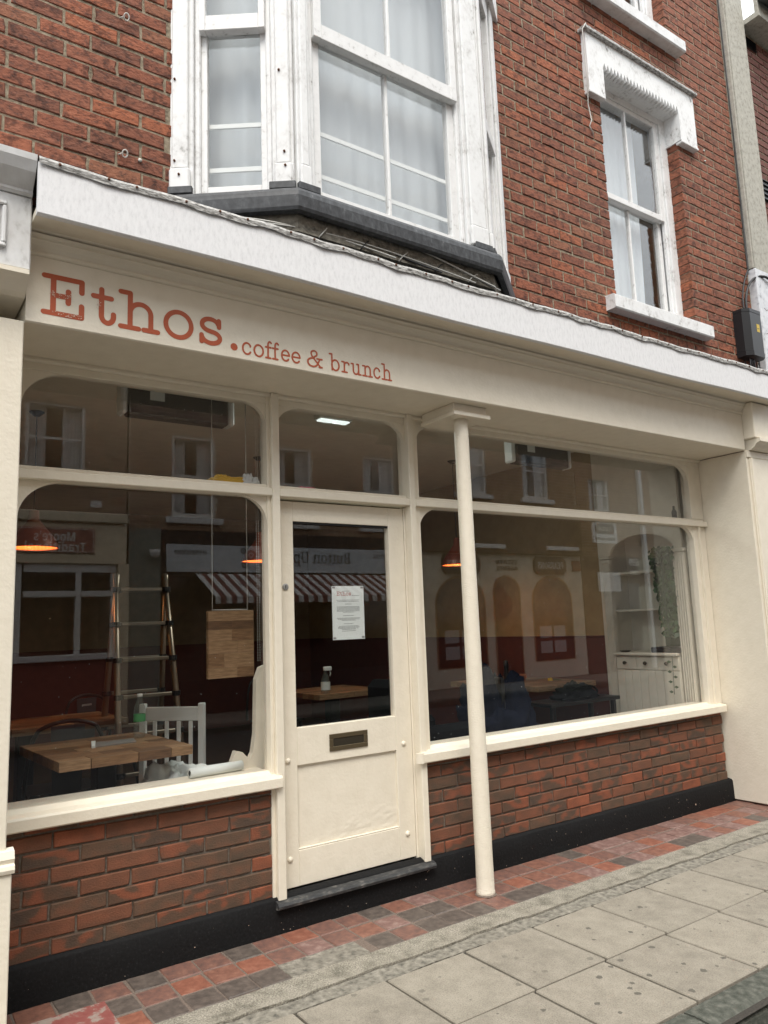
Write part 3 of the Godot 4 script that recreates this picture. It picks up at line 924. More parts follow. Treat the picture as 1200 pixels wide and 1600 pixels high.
# strokes of one letter in a box W wide with cap height H; xh is the x-height, all on centre lines
func glyph(ch: String, W: float, H: float, xh: float) -> Array:
	match ch:
		"E": return [[[0, H], [W, H], [W, H * 0.70]], [[0, 0], [W, 0], [W, H * 0.32]], [[W * 0.24, 0], [W * 0.24, H]], [[W * 0.24, H * 0.5], [W * 0.64, H * 0.5]], [[W * 0.64, H * 0.34], [W * 0.64, H * 0.66]]]
		"t": return [[[W * 0.40, H * 0.93]] + arc(W * 0.70, H * 0.20, W * 0.30, H * 0.20, 180, 360) + [[W, H * 0.27]], [[0, xh], [W * 0.88, xh]]]
		"h": return [[[0, H], [W * 0.25, H], [W * 0.25, 0]], [[0, 0], [W * 0.48, 0]], arc(W * 0.53, xh * 0.62, W * 0.28, xh * 0.40, 175, 0) + [[W * 0.81, 0]], [[W * 0.62, 0], [W, 0]]]
		"n": return [[[0, xh], [W * 0.25, xh], [W * 0.25, 0]], [[0, 0], [W * 0.45, 0]], arc(W * 0.53, xh * 0.62, W * 0.28, xh * 0.40, 175, 0) + [[W * 0.81, 0]], [[W * 0.63, 0], [W, 0]]]
		"o": return [arc(W * 0.5, xh * 0.5, W * 0.5, xh * 0.53, 0, 360, 30)]
		"s": return [arc(W * 0.48, xh * 0.76, W * 0.42, xh * 0.26, 15, 250, 14) + arc(W * 0.52, xh * 0.23, W * 0.45, xh * 0.25, 85, -165, 14), [[W * 0.92, xh * 0.72], [W * 0.92, xh * 1.0]], [[W * 0.04, xh * 0.28], [W * 0.04, 0]]]
		".": return [[[W * 0.5, W * 0.1], [W * 0.5 + 0.0001, W * 0.1]]]
		"c": return [arc(W * 0.5, xh * 0.5, W * 0.5, xh * 0.52, 45, 325, 24), [[W * 0.90, xh * 0.72], [W * 0.90, xh * 0.80]]]
		"f": return [[[W * 0.36, 0], [W * 0.36, H * 0.78]] + arc(W * 0.64, H * 0.78, W * 0.28, H * 0.20, 180, 40, 10), [[0, xh], [W * 0.8, xh]], [[0, 0], [W * 0.75, 0]]]
		"e": return [[[0.02 * W, xh * 0.54], [W, xh * 0.54]] + arc(W * 0.5, xh * 0.52, W * 0.5, xh * 0.50, 5, 320, 24)]
		"b": return [[[0, H], [W * 0.25, H], [W * 0.25, 0]], arc(W * 0.60, xh * 0.5, W * 0.38, xh * 0.52, 0, 360, 24)]
		"r": return [[[0, xh], [W * 0.32, xh], [W * 0.32, 0]], [[0, 0], [W * 0.68, 0]], arc(W * 0.68, xh * 0.62, W * 0.36, xh * 0.38, 170, 45, 10) + [[W * 0.95, xh * 0.80]]]
		"u": return [[[0, xh], [W * 0.2, xh]] + arc(W * 0.47, xh * 0.34, W * 0.27, xh * 0.36, 180, 355, 12), [[W * 0.58, xh], [W * 0.77, xh], [W * 0.77, 0], [W, 0]]]
		"&": return [[[W * 0.90, H * 0.0], [W * 0.32, H * 0.62]] + arc(W * 0.46, H * 0.80, W * 0.20, H * 0.18, 200, -40, 12) + arc(W * 0.36, H * 0.24, W * 0.34, H * 0.26, 95, 330, 14) + [[W * 0.78, H * 0.34], [W * 0.84, H * 0.50]], [[W * 0.66, H * 0.5], [W * 1.0, H * 0.5]], [[W * 0.80, 0], [W, 0.0]]]
	return []

func letters(called: String, parent: Node, words: Array, H: float, xh: float, w: float, at: Vector3, m: Material) -> void:
	# words: [letter, x0, x1]
	for l in words:
		var st := begin()
		stroke_z = 0.0
		var ww: float = w if l[0] != "." else (l[2] - l[1]) * 0.5
		for s in glyph(l[0], l[2] - l[1] - 2 * w, H - 2 * w, xh - 2 * w):
			stroke(st, s, ww, Vector2(l[1] + w, w))
		put(parent, called, done(st), m, at)

func lettering(f: Node) -> void:
	var s := group_node("sign_lettering", f)
	s.set_meta("label", "red typewriter lettering of the sign")
	letters("letter", f, [["E", 0.542, 0.710], ["t", 0.735, 0.840], ["h", 0.848, 1.030], ["o", 1.044, 1.183], ["s", 1.206, 1.323], [".", 1.361, 1.397]], 0.178, 0.133, 0.0110, Vector3(0, 2.757, FZ + 0.0008), M.vinyl_red)
	s.free()
	letters("small_letter", f, [["c", 1.418, 1.470], ["o", 1.477, 1.532], ["f", 1.537, 1.580], ["f", 1.574, 1.618], ["e", 1.622, 1.672], ["e", 1.679, 1.731], ["&", 1.764, 1.856], ["b", 1.892, 1.957], ["r", 1.965, 2.018], ["u", 2.022, 2.088], ["n", 2.092, 2.158], ["c", 2.162, 2.210], ["h", 2.214, 2.282]], 0.092, 0.062, 0.0046, Vector3(0, 2.742, FZ + 0.0008), M.vinyl_red)
	# worn flecks where the paint has rubbed off the capital and the next letter
	var st := begin()
	var r := RandomNumberGenerator.new()
	r.seed = 5
	for i in 130:
		var band := r.randf() < 0.6
		var x: float = r.randf_range(0.575, 0.70)
		var y: float = 2.757 + (0.092 + r.randfn(0, 0.007) if band else r.randf_range(0.004, 0.02))
		if band: x = [r.randf_range(0.572, 0.594), r.randf_range(0.588, 0.648), r.randf_range(0.64, 0.66), r.randf_range(0.755, 0.775)][r.randi() % 4]
		if x > 0.75: y -= 0.008
		var k := r.randf_range(0.0008, 0.0026)
		var a := r.randf() * TAU
		var c := Vector3(x, y, FZ + 0.004 + i * 0.000008)
		var p := []
		for j in 5: p.append(c + Vector3(cos(a + j * TAU / 5) * k * r.randf_range(0.5, 1.9), sin(a + j * TAU / 5) * k * r.randf_range(0.4, 1.1), 0))
		tri(st, p[0], p[1], p[2]); tri(st, p[0], p[2], p[3]); tri(st, p[0], p[3], p[4])
	var o := put(f, "worn_flecks", done(st), M.vinyl_chip)
	o.set_meta("kind", "stuff")

# ---------------------------------------------------------------- the cream shopfront
func spandrel(parent: Node, x: float, y: float, sx: int, r: float, ry: float, z0: float, z1: float, m: Material) -> void:
	# fills the upper corner of an opening down to a quarter ellipse
	var p := PackedVector2Array([Vector2(x, y), Vector2(x + sx * r, y)])
	for i in range(1, 13):
		var a := PI * 0.5 * i / 12.0
		p.append(Vector2(x + sx * (r - r * sin(a)), y - (ry - ry * cos(a))))
	prism(parent, "corner_bracket", p, z0, z1, m)

func shop_window(called: String, x0: float, x1: float, y0: float, y1: float, rl: float, rr: float, label: String) -> Node3D:
	# one pane with its glazing bead; the upper corners are rounded
	var w := group_node(called, building)
	w.set_meta("label", label)
	var m: Material = M.cream_paint
	put(w, "pane", boxm(Vector3(x1 - x0 + 0.02, y1 - y0 + 0.02, 0.006), 0.0), M.window_glass, Vector3((x0 + x1) * 0.5, (y0 + y1) * 0.5, -0.045))
	var fs := begin()
	var r := RandomNumberGenerator.new()
	r.seed = int(x0 * 1000 + y0 * 77)
	for i in int((x1 - x0) * (y1 - y0) * 28):
		var c := Vector3(r.randf_range(x0 + 0.03, x1 - 0.03), y0 + (y1 - y0) * pow(r.randf(), 1.5), -0.0412)
		var k := r.randf_range(0.0006, 0.0017)
		var p := []
		for j in 5: p.append(c + Vector3(cos(j * TAU / 5) * k * r.randf_range(0.5, 1.3), sin(j * TAU / 5) * k * r.randf_range(0.6, 2.4), 0))
		for j in range(1, 4): tri(fs, p[0], p[j], p[j + 1])
	put(w, "paint_specks", done(fs), M.white_cloth).set_meta("kind", "stuff")
	if rl > 0: spandrel(w, x0, y1, 1, rl, rl * 0.86, -0.041, -0.008, m)
	if rr > 0: spandrel(w, x1, y1, -1, rr, rr * 0.86, -0.041, -0.008, m)
	return w

func pilaster(called: String, x0: float, x1: float, side: int) -> void:
	var p := group_node(called, building)
	var m: Material = M.cream_paint
	box(p, "shaft", Vector3(x0, 0.012, -0.07), Vector3(x1, 2.712, FZ), m, 0.004)
	var xs := x1 if side < 0 else x0
	# base block with its rounded ring
	var e := 0.022
	if side < 0:
		box(p, "base_block", Vector3(x0 - 0.01, 0.010, -0.06), Vector3(x1 + 0.018, 0.63, FZ + 0.022), m, 0.004)
		run_x(p, "base_ring", [[FZ - 0.02, 0.632], [FZ + 0.030, 0.632], [FZ + 0.034, 0.645], [FZ + 0.030, 0.658], [FZ + 0.018, 0.664], [FZ + 0.024, 0.680], [FZ + 0.014, 0.705], [FZ - 0.02, 0.712]], x0 - 0.01, x1 + 0.026, m)
	else:
		box(p, "edge_bead", Vector3(x0 + 0.030, 0.014, FZ + 0.0005), Vector3(x0 + 0.042, 2.65, FZ + 0.012), m, 0.004)
		box(p, "face_board", Vector3(x0 + 0.043, 0.012, FZ + 0.0005), Vector3(x1, 2.655, FZ + 0.020), m, 0.005)
		box(p, "base_block", Vector3(x0 + 0.043, 0.010, FZ + 0.0005), Vector3(x1 + 0.02, 0.63, FZ + 0.042), m, 0.004)
		run_x(p, "base_ring", [[FZ, 0.632], [FZ + 0.050, 0.632], [FZ + 0.054, 0.645], [FZ + 0.050, 0.658], [FZ + 0.038, 0.664], [FZ + 0.044, 0.680], [FZ + 0.034, 0.705], [FZ, 0.712]], x0 + 0.043, x1 + 0.02, m)
		box(p, "necking", Vector3(x0 - 0.001, 2.656, FZ + 0.0005), Vector3(x1 + 0.01, 2.712, FZ + 0.012), m, 0.005)

func console(x0: float, x1: float, m: Material, m2: Material) -> void:
	var c := group_node("console", building)
	box(c, "block", Vector3(x0, 2.885, 0.10), Vector3(x1, 3.19, 0.505), m, 0.005)
	for b in [[Vector3(x0 + 0.03, 2.955, 0.506), Vector3(x1 - 0.09, 2.972, 0.520)], [Vector3(x0 + 0.03, 3.128, 0.506), Vector3(x1 - 0.09, 3.145, 0.520)], [Vector3(x1 - 0.107, 2.973, 0.506), Vector3(x1 - 0.09, 3.127, 0.520)], [Vector3(x0 + 0.03, 2.973, 0.506), Vector3(x0 + 0.047, 3.127, 0.520)],
			[Vector3(x0 + 0.055, 2.980, 0.506), Vector3(x1 - 0.115, 2.990, 0.514)], [Vector3(x1 - 0.125, 2.991, 0.506), Vector3(x1 - 0.115, 3.11, 0.514)], [Vector3(x0 + 0.055, 3.111, 0.506), Vector3(x1 - 0.115, 3.121, 0.514)]]:
		box(c, "panel_moulding", b[0], b[1], m, 0.005)
	run_x(c, "crown_moulding", [[0.10, 3.191], [0.512, 3.191], [0.520, 3.20], [0.518, 3.212], [0.528, 3.222], [0.545, 3.235], [0.575, 3.262], [0.596, 3.30], [0.60, 3.325], [0.10, 3.37]], x0, x1 - 0.002, m)
	run_x(c, "foot_moulding", [[0.10, 2.80], [0.425, 2.80], [0.450, 2.812], [0.490, 2.850], [0.512, 2.866], [0.512, 2.884], [0.10, 2.884]], x0, x1 - 0.004, m2)

func stall_riser(x0: float, x1: float, label: String, shift: float) -> void:
	var s := group_node("stall_riser", building)
	s.set_meta("label", label)
	box(s, "mortar", Vector3(x0, 0.12, -0.12), Vector3(x1, 0.70, -0.009), M.grey_mortar, 0.0)
	var n := 0
	for b in lay(x0, x1, 0.158, 0.69, 0.2262, 0.0702, 0.0085, [], shift):
		var k := int(absf(sin(b[0] * 57.3 + b[1] * 133.1)) * 9973.0) % 9
		put(s, "brick", brick_mesh(b[2], 0.0614, 0.03, n % 6), M["flashed_brick_%d" % [0, 1, 2, 3, 4, 0, 1, 3, 4][k]], Vector3(b[0], b[1] + sin(b[0] * 53.0 + b[1] * 29.0) * 0.001, sin(b[0] * 77.0 + b[1] * 41.0) * 0.001), Basis(Vector3.BACK, sin(b[0] * 97.0 + b[1] * 61.0) * 0.005))
		n += 1

func plinth(x0: float, x1: float) -> void:
	# tarred skirting with a lumpy face
	var st := begin(true)
	var n := int((x1 - x0) / 0.05)
	var ns := FastNoiseLite.new()
	ns.seed = 8
	ns.frequency = 3.0
	var f := func(i: int, j: int) -> Vector3:
		var x: float = lerpf(x0, x1, float(i) / n)
		var w := ns.get_noise_2d(x, j * 0.2) * 0.006
		if j == 0: return Vector3(x, -0.01, 0.026 + w)
		if j == 1: return Vector3(x, 0.07, 0.023 + w)
		if j == 2: return Vector3(x, 0.148, 0.020 + w)
		if j == 3: return Vector3(x, 0.160 + w * 0.5, 0.012)
		return Vector3(x, 0.168 + w * 0.5, -0.02)
	for i in n:
		for j in 4:
			quad(st, f.call(i, j), f.call(i + 1, j), f.call(i + 1, j + 1), f.call(i, j + 1))
	put(building, "tarred_plinth", done(st), M.black_masonry_paint).material_override.metallic_specular = 0.3
	# paint splashes and chips on the tar
	var cs := begin()
	var r := RandomNumberGenerator.new()
	r.seed = 64
	for i in 70:
		var c := Vector3(r.randf_range(x0 + 0.05, x1 - 0.05), r.randf_range(0.01, 0.145), 0.0305)
		var k := r.randf_range(0.0006, 0.0022) * (4.0 if i < 3 else 1.0)
		var a := r.randf() * TAU
		var p := []
		for j in 6: p.append(c + Vector3(cos(a + j * TAU / 6) * k * r.randf_range(0.5, 1.6), sin(a + j * TAU / 6) * k * r.randf_range(0.5, 1.3), 0))
		for j in range(1, 5): tri(cs, p[0], p[j], p[j + 1])
	put(building, "paint_chips", done(cs), M.vinyl_chip).set_meta("kind", "stuff")

func shopfront() -> void:
	var m: Material = M.cream_paint
	pilaster("pilaster", 0.12, 0.483, -1)
	pilaster("far_pilaster", 5.70, 6.02, 1)
	console(-0.12, 0.484, M.old_white_paint, M.cream_paint)
	# far console at the other end of the fascia
	var c := group_node("far_console", building)
	box(c, "block", Vector3(5.702, 2.80, 0.10), Vector3(6.06, 3.086, 0.50), m, 0.006)
	run_x(c, "foot_moulding", [[0.10, 2.715], [0.44, 2.715], [0.47, 2.735], [0.49, 2.76], [0.52, 2.772], [0.52, 2.799], [0.10, 2.799]], 5.73, 6.06, m)
	# posts, transom and head
	box(building, "door_post", Vector3(1.738, 0.150, -0.075), Vector3(1.757, 2.711, 0.004), m, 0.002)
	box(building, "door_post", Vector3(1.757, 0.148, -0.085), Vector3(1.801, 2.711, 0.030), m, 0.004)
	box(building, "door_post", Vector3(2.657, 0.148, -0.085), Vector3(2.698, 2.711, 0.030), m, 0.004)
	box(building, "door_post", Vector3(2.698, 0.678, -0.075), Vector3(2.745, 2.711, 0.004), m, 0.002)
	box(building, "door_stop", Vector3(1.8012, 0.150, -0.085), Vector3(1.829, 2.141, -0.026), m, 0.002)
	box(building, "door_stop", Vector3(2.645, 0.150, -0.085), Vector3(2.6568, 2.141, -0.030), m, 0.002)
	for t in [[0.485, 1.7568], [1.8012, 2.6568], [2.6982, 5.696]]:
		box(building, "transom", Vector3(t[0], 2.150, -0.075), Vector3(t[1], 2.192, 0.0285), m, 0.004)
		box(building, "transom_slope", Vector3(t[0] + 0.001, 2.1925, -0.075), Vector3(t[1] - 0.001, 2.214, -0.006), m, 0.002)
		box(building, "head_rail", Vector3(t[0] + 0.001, 2.656, -0.075), Vector3(t[1] - 0.001, 2.711, -0.004), m, 0.002)
		run_x(building, "head_moulding", [[-0.0035, 2.690], [0.010, 2.690], [0.016, 2.698], [0.016, 2.7110], [-0.0035, 2.7110]], t[0] + 0.002, t[1] - 0.002, m)
	for t in [[0.485, 0.545], [5.53, 5.696]]:
		box(building, "jamb", Vector3(t[0], 0.738, -0.075), Vector3(t[1], 2.1495, -0.002), m, 0.003)
		box(building, "jamb", Vector3(t[0], 2.2145, -0.075), Vector3(t[1], 2.6555, -0.002), m, 0.003)
	run_x(building, "jamb_bead", [[-0.0015, 0.74], [0.018, 0.74], [0.018, 2.149], [-0.0015, 2.149]], 5.585, 5.60, m)
	shop_window("shop_window", 0.546, 1.7375, 0.756, 2.1495, 0.20, 0.16, "large shop pane with rounded upper corners beside the door post")
	shop_window("wide_shop_window", 2.7455, 5.529, 0.756, 2.1495, 0.16, 0.15, "wide shop pane with rounded upper corners behind the slim column")
	shop_window("toplight", 0.546, 1.7375, 2.2145, 2.6555, 0.20, 0.13, "toplight over the large shop pane")
	shop_window("door_toplight", 1.8015, 2.6565, 2.2145, 2.6555, 0.15, 0.15, "toplight over the door")
	shop_window("wide_toplight", 2.7455, 5.529, 2.2145, 2.6555, 0.12, 0.17, "wide toplight behind the slim column")
	# sills
	for t in [[0.486, 1.777], [2.660, 5.668]]:
		run_x(building, "sill", [[-0.09, 0.680], [0.046, 0.678], [0.052, 0.684], [0.052, 0.726], [0.046, 0.735], [0.0, 0.742], [-0.03, 0.757], [-0.09, 0.757]], t[0], t[1], m)
	var ends := PackedVector2Array()
	for i in 9:
		var a := PI * 0.5 + PI * 0.5 * i / 8.0
		ends.append(Vector2(cos(a) * 0.034, sin(a) * 0.034))
	ends.append(Vector2(0, 0))
	prism(building, "sill_nosing", ends, -0.735, -0.679, m, Transform3D(Basis(Vector3(1, 0, 0), Vector3(0, 0, 1), Vector3(0, -1, 0)), Vector3(2.6597, 0, 0.0175)))
	stall_riser(0.485, 1.738, "stall riser of red and smoky brown bricks below the large shop pane", 0.04)
	stall_riser(2.700, 5.672, "stall riser of red and smoky brown bricks below the wide shop pane", 0.11)
	plinth(0.485, 5.70)
	# side board of the recess at the far end and mastic seams
	tube(building, "cracked_seam", [Vector3(5.697, 2.708, 0.02), Vector3(5.694, 2.709, 0.12), Vector3(5.697, 2.707, 0.2), Vector3(5.695, 2.709, 0.3), Vector3(5.697, 2.708, 0.40)], 0.0022, M.rust, 5)
	door()
	# slim iron column with its plate and block under the soffit
	var col := group_node("iron_column", building, Vector3(2.868, 0, 0.275))
	col.set_meta("label", "slim round cream iron column in front of the wide window")
	var pr := [[0.0, 0.0], [0.052, 0.0], [0.0505, 0.02]]
	var r := RandomNumberGenerator.new()
	r.seed = 31
	for i in 40: pr.append([0.0485 - 0.007 * i / 39.0 + r.randf_range(-0.0007, 0.0007) * (1.0 if i < 16 else 0.4), 0.03 + i * 0.0655])
	pr.append([0.040, 2.6368]); pr.append([0.0, 2.6368])
	lathe(col, "shaft", pr, Vector3.ZERO, M.cream_rough, 28)
	lathe(col, "mortar_collar", [[0.049, 0.010], [0.054, 0.006], [0.059, 0.0015]], Vector3.ZERO, M.tile_grout, 22)
	box(col, "cap_plate", Vector3(-0.118, 2.637, -0.235), Vector3(0.162, 2.662, 0.086), m, 0.003)
	box(col, "cap_block", Vector3(-0.108, 2.6625, -0.23), Vector3(0.152, 2.7118, 0.066), m, 0.003)

func door() -> void:
	var d := group_node("door", building)
	d.set_meta("label", "cream half glazed door with brass letter plate")
	var m: Material = M.cream_paint
	var zf := -0.035
	var x0 := 1.831
	var x1 := 2.643
	var y0 := 0.172
	var y1 := 2.138
	box(d, "stile", Vector3(x0, y0, zf - 0.044), Vector3(1.905, y1, zf), m, 0.002)
	box(d, "stile", Vector3(2.533, y0, zf - 0.044), Vector3(x1, y1, zf), m, 0.002)
	box(d, "top_rail", Vector3(1.9052, 2.030, zf - 0.044), Vector3(2.5328, y1, zf - 0.0006), m, 0.002)
	box(d, "lock_rail", Vector3(1.9052, 0.757, zf - 0.044), Vector3(2.5328, 0.945, zf - 0.0006), m, 0.002)
	box(d, "bottom_rail", Vector3(1.9052, y0, zf - 0.044), Vector3(2.5328, 0.342, zf - 0.0006), m, 0.002)
	# sunk panel whose lower part has blistered paint
	var st := begin(true)
	var ns := FastNoiseLite.new()
	ns.seed = 4
	ns.frequency = 16.0
	ns.fractal_octaves = 3
	var nx := 60
	var ny := 42
	var f := func(i: int, j: int) -> Vector3:
		var x: float = lerpf(1.9053, 2.5327, float(i) / nx)
		var y: float = lerpf(0.3421, 0.7569, float(j) / ny)
		var hi := 0.41 + 0.05 * sin(x * 6.0) + (x - 1.9) * 0.07
		var k := clampf((hi - y) / 0.05, 0, 1)
		return Vector3(x, y, zf - 0.014 + k * maxf(0, ns.get_noise_2d(x * 0.7, y * 2.6)) * 0.005)
	for i in nx:
		for j in ny:
			quad(st, f.call(i, j), f.call(i + 1, j), f.call(i + 1, j + 1), f.call(i, j + 1))
	put(d, "panel", done(st), m)
	box(d, "panel_moulding", Vector3(1.9054, 0.3424, zf - 0.012), Vector3(2.5326, 0.352, zf - 0.002), m, 0.003)
	put(d, "pane", boxm(Vector3(0.628, 1.084, 0.006), 0.0), M.window_glass, Vector3(2.219, 1.4875, zf - 0.024))
	box(d, "glazing_bead", Vector3(1.9054, 2.018, zf - 0.018), Vector3(2.5326, 2.0298, zf - 0.004), M.black_metal, 0.002)
	# letter plate: frame, flap, lip
	var l := group_node("letter_plate", d)
	for b in [[Vector3(2.097, 0.868, zf), Vector3(2.340, 0.892, zf + 0.006)], [Vector3(2.097, 0.804, zf), Vector3(2.340, 0.827, zf + 0.006)], [Vector3(2.097, 0.8271, zf), Vector3(2.121, 0.8679, zf + 0.006)], [Vector3(2.316, 0.8271, zf), Vector3(2.340, 0.8679, zf + 0.006)]]:
		box(l, "frame", b[0], b[1], M.brass, 0.002)
	box(l, "flap", Vector3(2.1212, 0.8272, zf - 0.0005), Vector3(2.3158, 0.8678, zf + 0.003), M.dark_brass, 0.002)
	for b in [Vector3(1.850, 0.787, zf), Vector3(2.583, 0.789, zf), Vector3(1.853, 0.308, zf), Vector3(2.587, 0.302, zf)]:
		lathe(d, "bolt_head", [[0.0145, 0.0], [0.0140, 0.004], [0.010, 0.008], [0.004, 0.0105], [0.0, 0.011]], b, m, 14, true, Basis(Vector3.RIGHT, PI / 2))
	lathe(d, "lock_cylinder", [[0.0175, 0.0], [0.0175, 0.004], [0.012, 0.006], [0.0, 0.006]], Vector3(1.853, 1.676, zf), M.galvanised, 16, false, Basis(Vector3.RIGHT, PI / 2))
	box(d, "key_slot", Vector3(1.8505, 1.668, zf + 0.006), Vector3(1.8545, 1.684, zf + 0.0066), M.black_metal, 0.0)
	box(building, "latch_hole", Vector3(1.8012, 1.744, -0.0262), Vector3(1.809, 1.762, -0.0252), M.black_metal, 0.0)
	# worn black step below the door
	run_x(building, "threshold", [[-0.12, 0.112], [0.042, 0.112], [0.054, 0.118], [0.056, 0.130], [0.048, 0.142], [0.034, 0.147], [-0.02, 0.158], [-0.12, 0.166]], 1.742, 2.712, M.worn_black_step)

# ---------------------------------------------------------------- street
func sheet(x0: float, x1: float, z0: float, z1: float, y: float, step := 0.0) -> ArrayMesh:
	var st := begin(true)
	var nx := 1 if step <= 0 else int((x1 - x0) / step)
	for i in nx:
		var a: float = lerpf(x0, x1, float(i) / nx)
		var b: float = lerpf(x0, x1, float(i + 1) / nx)
		quad(st, Vector3(a, y, z1), Vector3(b, y, z1), Vector3(b, y, z0), Vector3(a, y, z0))
	return done(st)

func strip(x0: float, x1: float, za: Callable, zb: Callable, y: float, low: float, n: int) -> ArrayMesh:
	# a strip with ragged long edges and small sides
	var st := begin()
	for i in n:
		var a: float = lerpf(x0, x1, float(i) / n)
		var b: float = lerpf(x0, x1, float(i + 1) / n)
		quad(st, Vector3(a, y, zb.call(a)), Vector3(b, y, zb.call(b)), Vector3(b, y, za.call(b)), Vector3(a, y, za.call(a)))
		quad(st, Vector3(a, low, zb.call(a)), Vector3(b, low, zb.call(b)), Vector3(b, y, zb.call(b)), Vector3(a, y, zb.call(a)))
		quad(st, Vector3(b, low, za.call(b)), Vector3(a, low, za.call(a)), Vector3(a, y, za.call(a)), Vector3(b, y, za.call(b)))
	return done(st)

func street() -> void:
	structure("ground", sheet(-120, 160, -80, 120, -0.60), M.asphalt)
	var road := structure("road", sheet(-40, 70, 1.78, 7.7, -0.118), M.asphalt)
	var pv := Node3D.new()
	pv.name = "pavement"
	add_child(pv)
	pv.set_meta("kind", "structure")
	put(pv, "bed", sheet(-12, 40, -0.3, 1.80, -0.016), M.bedding)
	# quarry tiles in three rows with the odd concrete patch
	put(pv, "tile_bed", strip(0.42, 7.4, func(_x): return -0.02, func(_x): return 0.487, -0.0035, -0.014, 4), M.tile_grout)
	var r := RandomNumberGenerator.new()
	r.seed = 12
	var tile_var := []
	for v in 6:
		var st := begin()
		r.seed = 100 + v
		add_brick(st, 0.1405, 0.1405, 0.012, Transform3D(Basis(Vector3.RIGHT, -PI / 2), Vector3.ZERO), r)
		tile_var.append(done(st))
	r.seed = 12
	for i in 47:
		for j in 3:
			var x := 0.432 + (i + 0.5) * 0.1468 - j * 0.006
			var z := 0.024 + (j + 0.5) * 0.1520
			if x < 0.90 and j >= 1: continue
			if j == 2 and x > 1.60 and x < 1.98: continue
			var pink := x > 4.0 and x < 5.2 and r.randf() < 0.5
			var t: int = 3 if pink else [0, 1, 0, 1, 4, 1, 0, 3, 4, 1, 2, 1, 2][r.randi() % 13]
			if j == 2 and r.randf() < 0.18: t = 2
			put(pv, "tile", tile_var[r.randi() % 6], M["quarry_tile_%d" % t], Vector3(x + r.randf_range(-0.002, 0.002), r.randf_range(-0.001, 0.0015), z), Basis(Vector3.UP, r.randf_range(-0.012, 0.012) + PI * 0.5 * (r.randi() % 4)))
	put(pv, "painted_slab", boxm(Vector3(0.40, 0.016, 0.318), 0.003), M.red_painted_concrete, Vector3(0.70, -0.004, 0.334))
	put(pv, "concrete_patch", boxm(Vector3(0.395, 0.014, 0.148), 0.004), M.patched_concrete, Vector3(1.79, -0.005, 0.403))
	# rough concrete strip, then a broken narrower one against the slabs
	var wob := func(k: float, a: float) -> Callable: return func(x): return k + a * (sin(x * 9.0 + k * 30) * 0.5 + sin(x * 23.0 + k * 17) * 0.3 + sin(x * 61.0) * 0.2)
	put(pv, "concrete_strip", strip(-6, 24, wob.call(0.486, 0.006), wob.call(0.635, 0.014), 0.003, -0.016, 500), M.exposed_concrete)
	put(pv, "patched_strip", strip(-6, 24, wob.call(0.640, 0.012), wob.call(0.733, 0.012), -0.006, -0.016, 500), M.patched_concrete)
	# slabs
	for i in range(-4, 34):
		for j in 2:
			var x := 1.885 + (i + 0.5) * 0.4262 - j * 0.028
			var w := 0.4125
			var o := put(pv, "slab", boxm(Vector3(w, 0.03, 0.443), 0.004), M["paving_slab_%d" % (absi(i * 7 + j * 3) % 2)], Vector3(x, -0.014 + r.randf_range(-0.002, 0.002), 0.967 + j * 0.4555))
			o.rotation = Vector3(r.randf_range(-0.003, 0.003), r.randf_range(-0.005, 0.005), r.randf_range(-0.003, 0.003))
			if i > 14: continue
			# trodden gum: flat irregular spots
			var gs := begin()
			for g in 5 + r.randi() % 7:
				var c := Vector3(r.randf_range(-0.19, 0.19), 0.0153 + g * 0.00005, r.randf_range(-0.20, 0.20))
				var k := r.randf_range(0.004, 0.015)
				var pts := []
				for q in 11: pts.append(c + Vector3(cos(-TAU * q / 11.0), 0, sin(-TAU * q / 11.0)) * k * r.randf_range(0.7, 1.25))
				for q in 11: tri(gs, c, pts[q], pts[(q + 1) % 11])
			var gum := put(o, "gum_spots", done(gs), M.old_gum if r.randf() < 0.4 else M.old_gum_pale)
			gum.set_meta("kind", "stuff")
	# kerb stones
	for i in range(-5, 18):
		var x0 := 2.60 + i * 0.915
		run_x(pv, "kerb_stone", [[1.652, -0.3], [1.652, -0.006], [1.70, -0.002], [1.752, -0.006], [1.776, -0.020], [1.790, -0.045], [1.797, -0.12], [1.80, -0.3]], x0 + 0.006, x0 + 0.909, M.kerb_stone)
	# far side
	put(pv, "far_bed", sheet(-12, 40, 7.9, 9.5, 0.0), M.patched_concrete)
	for i in range(-5, 30): run_x(pv, "far_kerb_stone", [[7.7, -0.3], [7.7, -0.03], [7.72, 0.004], [7.9, 0.006], [7.9, -0.3]], i * 0.915 + 0.005, i * 0.915 + 0.91, M.kerb_stone)

